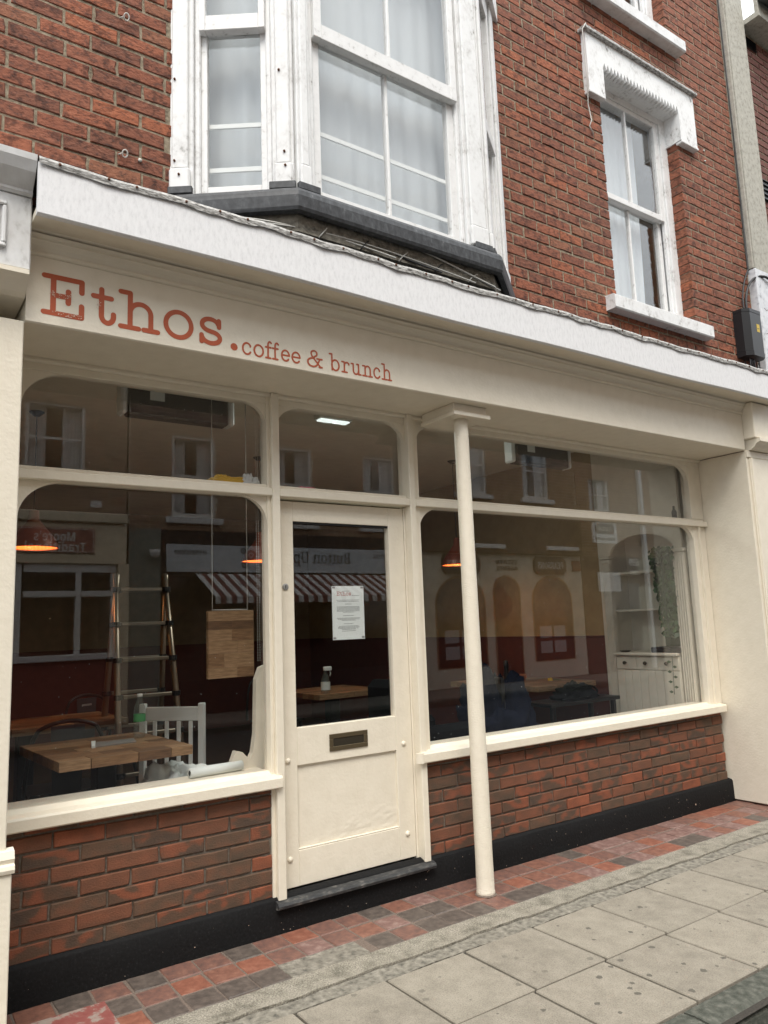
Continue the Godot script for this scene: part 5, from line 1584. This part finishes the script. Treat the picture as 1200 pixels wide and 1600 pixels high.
	prism(lf, "sheet", PackedVector2Array([Vector2(-0.11, -0.08), Vector2(0.10, -0.06), Vector2(0.13, 0.09), Vector2(-0.06, 0.10)]), 0.0, 0.004, M.galvanised, Transform3D(Basis(Vector3.RIGHT, -PI / 2), Vector3.ZERO))
	prism(lf, "white_edge", PackedVector2Array([Vector2(-0.13, -0.085), Vector2(-0.112, -0.085), Vector2(-0.064, 0.105), Vector2(-0.085, 0.11)]), 0.0, 0.010, M.paper, Transform3D(Basis(Vector3.RIGHT, -PI / 2), Vector3.ZERO))
	var pr := thing("paper_roll", "white paper roll lying on the window ledge", "paper roll", Vector3(1.50, 0.7575, -0.125))
	lathe(pr, "roll", [[0.014, -0.14], [0.024, -0.14], [0.025, 0.14], [0.014, 0.14]], Vector3(0, 0.025, 0), M.paper, 18, true, Basis(Vector3.BACK, PI / 2) * Basis(Vector3.RIGHT, 0.06))
	box(building, "window_ledge", Vector3(0.546, 0.715, -0.20), Vector3(1.7365, 0.757, -0.0905), M.cream_paint, 0.004)
	box(building, "window_ledge", Vector3(2.746, 0.715, -0.15), Vector3(5.51, 0.757, -0.0905), M.cream_paint, 0.004)
	var pp := thing("paper_wrapping", "crumpled white wrapping paper on the settle seat", "paper", Vector3(1.36, y + 0.4505, -0.40))
	put(pp, "bundle", crumple(3, 0.17, 0.19, 0.13, 0.4), M.paper)
	put(pp, "folded_sheet", crumple(8, 0.14, 0.13, 0.10), M.white_cloth, Vector3(0.22, 0.0, 0.05))
	var yc := thing("yellow_cloth", "yellow cloth on the transom ledge", "cloth", Vector3(1.53, 2.2145, -0.085))
	put(yc, "folds", crumple(5, 0.075, 0.045, 0.02, 0.8), M.yellow_cloth)
	var wc := thing("white_rag", "crumpled white rag on the transom ledge", "cloth", Vector3(1.675, 2.2145, -0.085))
	put(wc, "folds", crumple(15, 0.05, 0.06, 0.02, 0.2), M.white_cloth)
	var pc := thing("pink_cloth", "pink cloth on the ledge over the door", "cloth", Vector3(2.02, 2.2145, -0.085))
	put(pc, "folds", crumple(25, 0.07, 0.02, 0.02), M.pink_cloth)
	var bo := thing("small_black_bottle", "small black bottle on the ledge of the wide toplight", "bottle", Vector3(5.42, 2.2145, -0.085))
	lathe(bo, "body", [[0.0, 0.0], [0.02, 0.0], [0.021, 0.06], [0.009, 0.085], [0.009, 0.11], [0.0, 0.11]], Vector3.ZERO, M.black_plastic, 14)
	var sp := thing("spray_bottle", "clear spray bottle with white trigger on the table behind the door pane", "bottle", Vector3(3.28, y + 0.7505, -2.10))
	lathe(sp, "body", [[0.0, 0.0], [0.038, 0.0], [0.04, 0.02], [0.039, 0.10], [0.028, 0.14], [0.013, 0.17], [0.013, 0.185]], Vector3.ZERO, M.bottle_glass, 16)
	lathe(sp, "label", [[0.0405, 0.03], [0.0405, 0.095]], Vector3.ZERO, M.paper, 16)
	box(sp, "trigger_head", Vector3(-0.015, 0.186, -0.014), Vector3(0.06, 0.222, 0.014), M.white_wood, 0.006)
	tube(sp, "trigger", [Vector3(0.045, 0.188, 0), Vector3(0.052, 0.165, 0), Vector3(0.045, 0.14, 0)], 0.005, M.white_wood, 6)
	var cu := thing("cup", "terracotta coloured cup on the table against the red dado", "cup", Vector3(5.02, y + 0.7505, -1.55))
	lathe(cu, "bowl", [[0.0, 0.0], [0.03, 0.0], [0.05, 0.02], [0.06, 0.06], [0.057, 0.06], [0.045, 0.02], [0.0, 0.008]], Vector3.ZERO, M.terracotta, 20)
	tube(cu, "handle", bezier(Vector3(0.055, 0.05, 0), Vector3(0.09, 0.055, 0), Vector3(0.08, 0.01, 0), Vector3(0.045, 0.018, 0), 8), 0.005, M.terracotta, 6)
	var mh := thing("pepper_mill", "dark pepper mill on the table against the red dado", "mill", Vector3(4.95, y + 0.7505, -1.66))
	lathe(mh, "body", [[0.0, 0.0], [0.026, 0.0], [0.026, 0.05], [0.02, 0.10], [0.025, 0.13], [0.022, 0.18], [0.0, 0.19]], Vector3.ZERO, M.black_plastic, 14)
	var ye := thing("yellow_flower", "small yellow flower lying on the table against the red dado", "flower", Vector3(5.16, y + 0.7505, -1.32))
	put(ye, "bloom", crumple(31, 0.022, 0.025, 0.022), M.yellow_cloth)
	tube(ye, "stem", [Vector3(0.01, 0.008, 0), Vector3(0.09, 0.004, 0.05)], 0.003, M.leaf_1, 5)
	var bb := thing("black_counter", "low black side counter in front of the table against the red dado", "counter", Vector3(4.85, y, -0.80))
	box(bb, "top", Vector3(-0.40, 0.62, -0.15), Vector3(0.42, 0.65, 0.15), M.black_metal, 0.004)
	for q in [[-0.36, -0.12], [0.36, -0.12], [0.36, 0.12], [-0.36, 0.12]]: box(bb, "leg", Vector3(q[0] - 0.018, 0.0, q[1] - 0.018), Vector3(q[0] + 0.018, 0.6195, q[1] + 0.018), M.black_metal, 0.003)
	var bg := thing("black_bag", "black padded bag lying on the low black side counter", "bag", Vector3(4.88, y + 0.6505, -0.80))
	put(bg, "body", crumple(41, 0.22, 0.11, 0.13), M.black_cloth)
	tube(bg, "strap", bezier(Vector3(-0.15, 0.05, 0.08), Vector3(-0.1, 0.14, 0.14), Vector3(0.1, 0.12, 0.16), Vector3(0.18, 0.04, 0.09), 10), 0.008, M.black_cloth, 6)
	# padded chair with a navy coat over its back
	var ch := thing("coat_chair", "dark chair beside the wide window", "chair", Vector3(4.22, y, -0.92))
	box(ch, "seat", Vector3(-0.22, 0.42, -0.22), Vector3(0.22, 0.46, 0.22), M.black_cloth, 0.01)
	for s in [[-1, -1], [1, -1], [1, 1], [-1, 1]]: tube(ch, "leg", [Vector3(s[0] * 0.18, 0.42, s[1] * 0.18), Vector3(s[0] * 0.20, 0.0, s[1] * 0.20)], 0.016, M.black_metal, 8)
	box(ch, "backrest", Vector3(-0.22, 0.461, -0.05), Vector3(-0.19, 0.88, 0.21), M.black_metal, 0.01)
	var co := thing("navy_coat", "navy padded coat draped over the dark chair", "coat", Vector3(4.06, y + 0.30, -0.86))
	put(co, "drape", crumple(52, 0.30, 0.62, 0.30), M.navy_cloth)
	var dc := thing("dark_armchair", "dark upholstered armchair inside the wide window by the door", "chair", Vector3(3.35, y, -0.85))
	box(dc, "seat", Vector3(-0.30, 0.25, -0.30), Vector3(0.30, 0.45, 0.30), M.black_cloth, 0.05)
	box(dc, "backrest", Vector3(-0.30, 0.451, -0.30), Vector3(-0.16, 0.92, 0.30), M.black_cloth, 0.05)
	for s in [-1, 1]: box(dc, "armrest", Vector3(-0.159, 0.451, s * 0.25 - 0.05), Vector3(0.30, 0.62, s * 0.25 + 0.05), M.black_cloth, 0.04)
	for s in [[-1, -1], [1, -1], [1, 1], [-1, 1]]: tube(dc, "leg", [Vector3(s[0] * 0.25, 0.25, s[1] * 0.25), Vector3(s[0] * 0.25, 0.0, s[1] * 0.25)], 0.02, M.black_metal, 8)
	notices()

func notices() -> void:
	# paper notice taped inside the door pane
	var n := thing("door_notice", "white printed notice with a red heading taped inside the door pane", "notice", Vector3(2.155, 1.385, -0.0642))
	box(n, "sheet", Vector3(0, 0, -0.0006), Vector3(0.210, 0.297, 0.0), M.paper, 0.0)
	letters("heading_letter", n, [["E", 0.030, 0.050], ["t", 0.053, 0.066], ["h", 0.068, 0.090], ["o", 0.092, 0.108], ["s", 0.111, 0.125]], 0.023, 0.017, 0.0014, Vector3(0, 0.243, 0.0002), M.ink_red)
	var r := RandomNumberGenerator.new()
	r.seed = 6
	var st := begin()
	var rows := [[0.218, 0.03, 0.18], [0.211, 0.035, 0.175], [0.196, 0.085, 0.125], [0.181, 0.03, 0.18], [0.175, 0.03, 0.18], [0.169, 0.03, 0.18], [0.163, 0.03, 0.18], [0.157, 0.03, 0.18], [0.151, 0.07, 0.14], [0.132, 0.07, 0.14], [0.118, 0.03, 0.18], [0.112, 0.035, 0.175], [0.106, 0.06, 0.15], [0.087, 0.075, 0.135], [0.074, 0.04, 0.17], [0.068, 0.035, 0.175], [0.062, 0.035, 0.17], [0.056, 0.06, 0.15], [0.047, 0.06, 0.15], [0.268, 0.07, 0.115], [0.244, 0.13, 0.18]]
	for q in rows:
		var x: float = q[1]
		while x < q[2]:
			var w := minf(r.randf_range(0.005, 0.014), q[2] - x)
			quad(st, Vector3(x, q[0] - 0.0012, 0.0002), Vector3(x + w, q[0] - 0.0012, 0.0002), Vector3(x + w, q[0] + 0.0012, 0.0002), Vector3(x, q[0] + 0.0012, 0.0002))
			x += w + 0.002
	var pz := put(n, "print", done(st), M.ink)
	pz.set_meta("kind", "stuff")
	for c in [Vector2(0.012, 0.288), Vector2(0.198, 0.288), Vector2(0.012, 0.010), Vector2(0.198, 0.010)]:
		box(n, "tape", Vector3(c.x - 0.009, c.y - 0.005, 0.0002), Vector3(c.x + 0.009, c.y + 0.005, 0.0006), M.galvanised, 0.0)

# ---------------------------------------------------------------- across the street (seen in the glass)
const OZ := 9.4
func facing_bricks(n: Node, x0: float, x1: float, y0: float, y1: float, holes: Array, sd: int) -> void:
	var ch := []
	for h in holes: ch.append(h.grow(0.004))
	wall_core(n, "mortar", x0, x1, y0, y1, OZ + 0.006, OZ + 0.3, ch, M.facing_mortar)
	var st := begin()
	var r := RandomNumberGenerator.new()
	r.seed = sd
	for b in lay(x0, x1, y0, y1, 0.228, 0.0765, 0.011, holes, 0.0):
		var k := r.randf_range(0.62, 1.15)
		var c := Color(k, k * r.randf_range(0.92, 1.05), k)
		st.set_color(c)
		var hw: float = b[2] * 0.5
		add_box(st, Vector3(b[0] - hw, b[1] - 0.0325, OZ), Vector3(b[0] + hw, b[1] + 0.0325, OZ + 0.02))
	put(n, "bricks", done(st), M.facing_brick).set_meta("kind", "stuff")

func facing_window(n: Node, x0: float, x1: float, y0: float, y1: float, sill := true, mull := false) -> void:
	var w := group_node("window", n)
	var m: Material = M.facing_white
	var z := OZ + 0.06
	box(w, "pane", Vector3(x0, y0, z + 0.03), Vector3(x1, y1, z + 0.036), M.window_glass, 0.0)
	for s in [[x0 - 0.03, x0 + 0.05], [x1 - 0.05, x1 + 0.03]]: box(w, "frame", Vector3(s[0], y0 - 0.02, z - 0.02), Vector3(s[1], y1 + 0.02, z + 0.2), m, 0.004)
	box(w, "frame", Vector3(x0 + 0.051, y1 - 0.05, z - 0.018), Vector3(x1 - 0.051, y1 + 0.02, z + 0.2), m, 0.004)
	box(w, "frame", Vector3(x0 + 0.051, y0 - 0.02, z - 0.018), Vector3(x1 - 0.051, y0 + 0.06, z + 0.2), m, 0.004)
	box(w, "meeting_rail", Vector3(x0 + 0.051, lerpf(y0, y1, 0.5) - 0.02, z - 0.01), Vector3(x1 - 0.051, lerpf(y0, y1, 0.5) + 0.02, z + 0.02), m, 0.004)
	if mull: box(w, "glazing_bar", Vector3((x0 + x1) * 0.5 - 0.012, y0 + 0.06, z - 0.008), Vector3((x0 + x1) * 0.5 + 0.012, y1 - 0.05, z + 0.018), m, 0.003)
	if sill: box(w, "sill", Vector3(x0 - 0.12, y0 - 0.13, OZ - 0.08), Vector3(x1 + 0.12, y0 - 0.021, OZ + 0.1), m, 0.006)
	for s in [[x0 + 0.06, lerpf(x0, x1, 0.36)], [lerpf(x0, x1, 0.64), x1 - 0.06]]:
		var cs := begin(true)
		for i in 16:
			var a: float = lerpf(s[0], s[1], i / 16.0)
			var b: float = lerpf(s[0], s[1], (i + 1) / 16.0)
			var za := z + 0.12 + 0.02 * sin(i * 1.9)
			var zb := z + 0.12 + 0.02 * sin((i + 1) * 1.9)
			quad(cs, Vector3(a, y0, za), Vector3(a, y1, za), Vector3(b, y1, zb), Vector3(b, y0, zb))
		put(w, "curtain", done(cs), M.facing_curtain)

func arch_poly(x0: float, x1: float, y0: float, y1: float, rise: float) -> PackedVector2Array:
	var p := PackedVector2Array([Vector2(x0, y0), Vector2(x1, y0)])
	for i in 17:
		var a := PI * i / 16.0
		p.append(Vector2((x0 + x1) * 0.5 + cos(a) * (x1 - x0) * 0.5, y1 - rise + sin(a) * rise))
	return p

var roofs := {}
func opposite() -> void:
	for q in [["brown_sign_shop", -7.0, 3.70], ["awning_shop", 3.74, 10.0], ["arched_office", 10.02, 15.2], ["far_brick_house", 15.22, 27.0]]: roofs[q[0]] = [q[1], q[2]]
	# bakery-like shop with a brown sign and cream front
	var a := thing("brown_sign_shop", "brick building across the street with a cream shopfront and brown nameboard", "building")
	facing_bricks(a, -7.0, 3.70, 3.47, 9.6, [Rect2(2.08, 4.10, 0.93, 1.22), Rect2(-1.2, 4.10, 0.93, 1.22), Rect2(-4.2, 4.10, 0.93, 1.22), Rect2(2.08, 6.5, 0.93, 1.22), Rect2(-1.2, 6.5, 0.93, 1.22)], 501)
	for q in [[2.08, 4.10], [-1.2, 4.10], [-4.2, 4.10], [2.08, 6.5], [-1.2, 6.5]]: facing_window(a, q[0], q[0] + 0.93, q[1], q[1] + 1.22)
	box(a, "cornice", Vector3(-7.0, 3.30, OZ - 0.12), Vector3(3.70, 3.47, OZ + 0.1), M.facing_cream, 0.02)
	box(a, "fascia", Vector3(-7.0, 2.62, OZ - 0.06), Vector3(3.70, 3.299, OZ + 0.1), M.facing_cream, 0.01)
	box(a, "nameboard", Vector3(0.55, 2.79, OZ - 0.085), Vector3(3.17, 3.20, OZ - 0.061), M.facing_sign_brown, 0.004)
	for b in [[Vector3(0.57, 2.805, 0), Vector3(3.15, 2.813, 0)], [Vector3(0.57, 3.177, 0), Vector3(3.15, 3.185, 0)], [Vector3(3.142, 2.8135, 0), Vector3(3.15, 3.1765, 0)]]:
		box(a, "nameboard_border", b[0] + Vector3(0, 0, OZ - 0.089), b[1] + Vector3(0, 0, OZ - 0.0855), M.facing_letter, 0.0)
	text(a, "nameboard_lettering", "Moore's", 0.155, M.facing_letter, Vector3(2.55, 3.055, OZ - 0.09), PI, false, true, 0.006, 0.62)
	text(a, "nameboard_lettering", "Traditional", 0.155, M.facing_letter, Vector3(2.56, 2.885, OZ - 0.09), PI, false, true, 0.006, 0.92)
	box(a, "wall_plate", Vector3(3.11, 3.57, OZ - 0.03), Vector3(3.28, 3.68, OZ), M.facing_white, 0.004)
	for q in [[-4.4, -2.9], [-2.75, -1.3], [-1.1, 0.5], [0.6, 2.0], [2.12, 2.90], [2.99, 3.46]]:
		box(a, "window_head_pane", Vector3(q[0], 2.18, OZ + 0.04), Vector3(q[1], 2.48, OZ + 0.046), M.dark_glass, 0.0)
		box(a, "window_pane", Vector3(q[0], 1.16, OZ + 0.04), Vector3(q[1], 2.08, OZ + 0.046), M.window_glass, 0.0)
		box(a, "window_transom", Vector3(q[0], 2.081, OZ - 0.02), Vector3(q[1], 2.179, OZ + 0.08), M.facing_white, 0.006)
		box(a, "window_mullion", Vector3(q[1] + 0.001, 1.16, OZ - 0.02), Vector3(q[1] + 0.085, 2.619, OZ + 0.08), M.facing_white, 0.006)
		box(a, "window_head", Vector3(q[0], 2.481, OZ - 0.018), Vector3(q[1], 2.619, OZ + 0.08), M.facing_white, 0.006)
		box(a, "panelling", Vector3(q[0], 1.0, OZ + 0.7), Vector3(q[1], 2.3, OZ + 0.72), M.facing_timber, 0.0)
	box(a, "window_sill", Vector3(-4.5, 1.06, OZ - 0.10), Vector3(3.56, 1.159, OZ + 0.08), M.facing_white, 0.01)
	box(a, "stall_riser", Vector3(-4.5, 0.01, OZ - 0.03), Vector3(3.56, 1.0595, OZ + 0.08), M.facing_riser, 0.006)
	box(a, "end_pilaster", Vector3(3.561, 0.01, OZ - 0.10), Vector3(3.735, 2.619, OZ + 0.08), M.facing_cream, 0.006)
	box(a, "end_wall", Vector3(-7.0, 0.01, OZ), Vector3(-4.51, 2.619, OZ + 0.3), M.facing_cream, 0.0)
	box(a, "core", Vector3(-7.0, 0.01, OZ + 1.6), Vector3(3.70, 9.6, OZ + 6.0), M.facing_room, 0.0)
	# shop with the grey fascia and striped awning
	var b := thing("awning_shop", "brick building across the street with a pale fascia and striped awning", "building")
	facing_bricks(b, 3.74, 10.0, 3.25, 9.6, [Rect2(4.50, 3.50, 0.82, 1.50), Rect2(6.55, 3.50, 0.82, 1.50), Rect2(8.60, 3.50, 0.82, 1.50), Rect2(4.50, 6.2, 0.82, 1.3), Rect2(6.55, 6.2, 0.82, 1.3), Rect2(8.6, 6.2, 0.82, 1.3)], 502)
	for q in [[4.50, 3.50, 1.5], [6.55, 3.5, 1.5], [8.6, 3.5, 1.5], [4.5, 6.2, 1.3], [6.55, 6.2, 1.3], [8.6, 6.2, 1.3]]: facing_window(b, q[0], q[0] + 0.82, q[1], q[1] + q[2])
	box(b, "grey_pier", Vector3(3.74, 0.01, OZ - 0.05), Vector3(4.29, 3.249, OZ + 0.2), M.facing_grey_green, 0.006)
	box(b, "dark_fascia_frame", Vector3(4.291, 2.42, OZ - 0.02), Vector3(9.95, 3.249, OZ + 0.2), M.facing_dark, 0.006)
	box(b, "pale_fascia", Vector3(4.39, 2.50, OZ - 0.06), Vector3(9.20, 2.99, OZ - 0.021), M.facing_fascia_grey, 0.004)
	text(b, "fascia_lettering", "At 9 North Street", 0.09, M.ink, Vector3(4.83, 2.86, OZ - 0.066), PI, true, false, 0.004, 0.60)
	text(b, "fascia_lettering", "Button Up", 0.22, M.ink, Vector3(7.55, 2.80, OZ - 0.066), PI, true, false, 0.004, 1.3)
	text(b, "fascia_lettering", "022552", 0.08, M.ink, Vector3(8.95, 2.86, OZ - 0.066), PI, false, false, 0.004, 0.36)
	for c in [[5.99, 2.82, 0.10], [5.84, 2.90, 0.06], [5.87, 2.65, 0.07]]:
		lathe(b, "button_emblem", [[c[2] * 0.55, 0.0], [c[2] * 0.55, 0.006], [c[2], 0.006], [c[2], 0.0]], Vector3(c[0], c[1], OZ - 0.061), M.ink, 24, false, Basis(Vector3.RIGHT, -PI / 2))
		lathe(b, "button_emblem", [[0.0, 0.006], [c[2] * 0.25, 0.006], [c[2] * 0.25, 0.0]], Vector3(c[0], c[1], OZ - 0.061), M.ink, 16, false, Basis(Vector3.RIGHT, -PI / 2))
	var aw := group_node("awning", b)
	for i in 42:
		var x := 4.92 + i * 0.10
		var sl := 0.0
		var st := begin()
		quad(st, Vector3(x + 0.10, 2.47, OZ - 0.05), Vector3(x, 2.47, OZ - 0.05), Vector3(x, 2.02, OZ - 0.95), Vector3(x + 0.10, 2.02, OZ - 0.95))
		quad(st, Vector3(x + 0.10, 2.02, OZ - 0.95), Vector3(x, 2.02, OZ - 0.95), Vector3(x, 1.90, OZ - 0.955), Vector3(x + 0.10, 1.90, OZ - 0.955))
		put(aw, "stripe", done(st), M.facing_maroon if i % 2 else M.facing_white)
	box(b, "shop_glass", Vector3(4.4, 0.6, OZ + 0.08), Vector3(9.9, 2.419, OZ + 0.086), M.dark_glass, 0.0)
	box(b, "stall_riser", Vector3(4.291, 0.01, OZ), Vector3(9.95, 0.599, OZ + 0.2), M.facing_dark, 0.006)
	var cd := thing("camera_dome", "white dome camera on the grey pier across the street", "camera", Vector3(4.15, 2.83, OZ - 0.05))
	lathe(cd, "dome", [[0.0, -0.10], [0.05, -0.09], [0.085, -0.04], [0.09, 0.0], [0.09, 0.04], [0.0, 0.05]], Vector3(0, 0, -0.10), M.facing_white, 20)
	box(cd, "bracket", Vector3(-0.03, -0.01, -0.05), Vector3(0.03, 0.03, 0.0), M.facing_white, 0.004)
	box(b, "core", Vector3(3.74, 0.01, OZ + 1.6), Vector3(10.0, 9.6, OZ + 6.0), M.facing_room, 0.0)
	# cream rendered office with arched windows
	var c := thing("arched_office", "cream rendered building across the street with arched windows and dark plaques", "building")
	facing_bricks(c, 10.02, 15.2, 3.95, 9.6, [Rect2(11.2, 4.4, 0.9, 1.4), Rect2(13.3, 4.4, 0.9, 1.4)], 503)
	for x in [11.2, 13.3]: facing_window(c, x, x + 0.9, 4.4, 5.8)
	box(c, "dark_band", Vector3(10.02, 2.99, OZ - 0.10), Vector3(15.2, 3.949, OZ + 0.2), M.facing_brown, 0.01)
	for q in [[11.45, 12.45], [13.85, 15.0]]: box(c, "white_ledge", Vector3(q[0], 3.10, OZ - 0.16), Vector3(q[1], 3.20, OZ - 0.101), M.facing_white, 0.006)
	box(c, "render", Vector3(10.02, 0.01, OZ + 0.001), Vector3(15.2, 2.989, OZ + 0.2), M.facing_render, 0.006)
	for q in [[10.42, 11.80, 0.45, 2.42, 0.6], [13.40, 14.72, 0.45, 2.44, 0.6], [12.15, 12.93, 0.02, 2.44, 0.38]]:
		prism(c, "arched_window", arch_poly(q[0], q[1], q[2], q[3], q[4]), OZ - 0.012, OZ + 0.0005, M.dark_glass)
		prism(c, "arch_surround", arch_poly(q[0] - 0.05, q[1] + 0.05, q[2] - 0.03, q[3] + 0.05, q[4] + 0.02), OZ - 0.006, OZ + 0.0003, M.facing_timber)
	for q in [[10.6, 11.6], [13.55, 14.55]]:
		for k in 4:
			var x: float = q[0] + (k % 2) * 0.48
			var y := 0.62 + int(k / 2) * 0.36
			box(c, "property_card", Vector3(x, y, OZ - 0.017), Vector3(x + 0.40, y + 0.28, OZ - 0.0125), M.galvanised, 0.0)
	for q in [11.16, 14.03]:
		var pl := PackedVector2Array([Vector2(-0.56, -0.12), Vector2(-0.46, -0.22), Vector2(0.46, -0.22), Vector2(0.56, -0.12), Vector2(0.56, 0.12), Vector2(0.46, 0.22), Vector2(-0.46, 0.22), Vector2(-0.56, 0.12)])
		prism(c, "plaque", pl, OZ - 0.05, OZ, M.facing_dark, Transform3D(Basis(), Vector3(q, 2.73, 0)))
		text(c, "plaque_lettering", "PEARSONS", 0.16, M.facing_letter, Vector3(q, 2.73, OZ - 0.056), PI, true, false, 0.006, 0.9)
	text(c, "door_lettering", "ESTATE", 0.10, M.facing_brown, Vector3(12.6, 2.80, OZ - 0.006), PI, false, true, 0.006, 0.68)
	text(c, "door_lettering", "AGENTS", 0.10, M.facing_brown, Vector3(12.6, 2.65, OZ - 0.006), PI, false, true, 0.006, 0.68)
	box(c, "red_plate", Vector3(14.85, 2.60, OZ - 0.03), Vector3(15.15, 2.87, OZ), M.facing_maroon, 0.006)
	box(c, "core", Vector3(10.02, 0.01, OZ + 1.6), Vector3(15.2, 9.6, OZ + 6.0), M.facing_room, 0.0)
	var hs := thing("hanging_sign", "white hanging sign with a dark oval plaque across the street", "sign", Vector3(15.6, 3.28, OZ - 0.5))
	box(hs, "board", Vector3(-0.47, 0.0, -0.02), Vector3(0.47, 0.64, 0.02), M.facing_white, 0.004)
	prism(hs, "plaque", PackedVector2Array([Vector2(-0.36, 0.30), Vector2(-0.30, 0.24), Vector2(0.30, 0.24), Vector2(0.36, 0.30), Vector2(0.36, 0.44), Vector2(0.30, 0.50), Vector2(-0.30, 0.50), Vector2(-0.36, 0.44)]), -0.026, -0.0205, M.facing_dark)
	text(hs, "lettering", "PEARSONS", 0.10, M.facing_letter, Vector3(0, 0.37, -0.03), PI, true, false, 0.004, 0.5)
	text(hs, "lettering", "estate agents", 0.08, M.ink, Vector3(0, 0.12, -0.024), PI, false, true, 0.004, 0.74)
	tube(hs, "bracket", [Vector3(0, 0.66, 0.0), Vector3(0, 0.66, 0.5)], 0.02, M.black_metal, 8)
	tube(hs, "bracket_hook", [Vector3(0, 0.60, 0.0), Vector3(0, 0.68, 0.0)], 0.012, M.black_metal, 6)
	# brick building further along
	var d := thing("far_brick_house", "brick building across the street past the hanging sign with a brown shopfront", "building")
	facing_bricks(d, 15.22, 27.0, 3.0, 9.6, [Rect2(15.72, 4.2, 0.82, 0.9), Rect2(19.2, 4.2, 0.9, 1.4), Rect2(22.0, 4.2, 0.9, 1.4)], 504)
	facing_window(d, 15.72, 16.54, 4.2, 5.1, true, true)
	for x in [19.2, 22.0]: facing_window(d, x, x + 0.9, 4.2, 5.6)
	box(d, "panelled_front", Vector3(15.22, 0.01, OZ), Vector3(27.0, 2.999, OZ + 0.2), M.facing_brown, 0.006)
	box(d, "downpipe", Vector3(17.72, 0.01, OZ - 0.12), Vector3(17.86, 8.3, OZ - 0.005), M.facing_white, 0.02)
	for x in [16.0, 18.4, 21.2]: box(d, "shop_glass", Vector3(x, 0.7, OZ - 0.012), Vector3(x + 1.5, 2.3, OZ - 0.004), M.dark_glass, 0.0)
	var ws := thing("window_placard", "white placard with grey lines on the brown shopfront across the street", "placard", Vector3(16.25, 2.08, OZ - 0.02))
	box(ws, "sheet", Vector3(-0.45, 0.0, -0.006), Vector3(0.45, 0.50, 0.0), M.facing_white, 0.0)
	for q in [[0.40, 0.36], [0.25, 0.18], [0.10, 0.34]]: box(ws, "text_line", Vector3(-q[1], q[0] - 0.035, -0.0085), Vector3(q[1], q[0] + 0.035, -0.0065), M.facing_curtain, 0.0)
	text(d, "shop_lettering", "699", 0.2, M.facing_letter, Vector3(17.35, 2.86, OZ - 0.006), PI, false, true, 0.006, 0.42)
	text(d, "shop_lettering", ".com", 0.16, M.facing_letter, Vector3(17.35, 2.60, OZ - 0.006), PI, false, true, 0.006, 0.40)
	for q in [a, b, c, d]:
		var e: Array = roofs[str(q.name)]
		box(q, "roof_slab", Vector3(e[0], 9.602, OZ - 0.15), Vector3(e[1], 9.75, OZ + 6.0), M.lead, 0.0)
		box(q, "upper_floor", Vector3(e[0] + 0.05, 3.0, OZ + 0.31), Vector3(e[1] - 0.05, 3.15, OZ + 1.599), M.facing_room, 0.0)
		for x in [e[0], e[1] - 0.1]: box(q, "party_wall", Vector3(x, 0.01, OZ + 0.301), Vector3(x + 0.1, 9.6, OZ + 1.599), M.facing_room, 0.0)
	box(d, "core", Vector3(15.22, 0.01, OZ + 1.6), Vector3(27.0, 9.6, OZ + 6.0), M.facing_room, 0.0)

# ---------------------------------------------------------------- assemble
func _ready() -> void:
	rng.seed = 1
	# camera
	var yaw := deg_to_rad(34.903)
	var pitch := deg_to_rad(8.404)
	var roll := deg_to_rad(-2.148)
	var fwd := Vector3(sin(yaw) * cos(pitch), sin(pitch), -cos(yaw) * cos(pitch))
	var right := Vector3(cos(yaw), 0, sin(yaw))
	var up := right.cross(fwd)
	var r2 := right * cos(roll) + up * sin(roll)
	var u2 := up * cos(roll) - right * sin(roll)
	cam_basis = Basis(r2, u2, -fwd)
	var cam := Camera3D.new()
	cam.name = "camera"
	cam.fov = CAM_FOV
	cam.near = 0.05
	cam.far = 400.0
	cam.transform = Transform3D(cam_basis, cam_pos)
	add_child(cam)
	cam.current = true
	# overcast sky, faint soft sun
	var env := Environment.new()
	env.background_mode = Environment.BG_SKY
	env.tonemap_mode = Environment.TONE_MAPPER_LINEAR
	env.tonemap_exposure = 2.65
	env.sdfgi_enabled = true
	env.ssao_enabled = true
	env.ssil_enabled = true
	var sm := ProceduralSkyMaterial.new()
	sm.sky_top_color = Color(0.965, 0.985, 1.0)
	sm.sky_horizon_color = Color(0.71, 0.735, 0.77)
	sm.sky_curve = 0.25
	sm.ground_bottom_color = Color(0.25, 0.24, 0.23)
	sm.ground_horizon_color = Color(0.45, 0.45, 0.45)
	sm.sky_energy_multiplier = 1.0
	sm.sun_angle_max = 0.0
	var sky := Sky.new()
	sky.sky_material = sm
	env.sky = sky
	env.background_energy_multiplier = 1.0
	var we := WorldEnvironment.new()
	we.name = "world_environment"
	we.environment = env
	add_child(we)
	var sun := DirectionalLight3D.new()
	sun.name = "sun"
	sun.light_energy = 0.35
	sun.light_angular_distance = 25.0
	sun.light_color = Color(1.0, 0.97, 0.93)
	sun.shadow_enabled = true
	sun.sky_mode = DirectionalLight3D.SKY_MODE_LIGHT_ONLY
	sun.look_at_from_position(Vector3.ZERO, -Vector3(-0.28, 0.90, 0.45))
	add_child(sun)
	make_materials()
	street()
	building = thing("cafe_building", "red brick building with a white bay window over a cream cafe shopfront", "building")
	shell()
	upper_wall()
	bay_window()
	upper_windows()
	cornice_and_fascia()
	shopfront()
	fixings_on_wall()
	neighbours()
	interior()
	opposite()
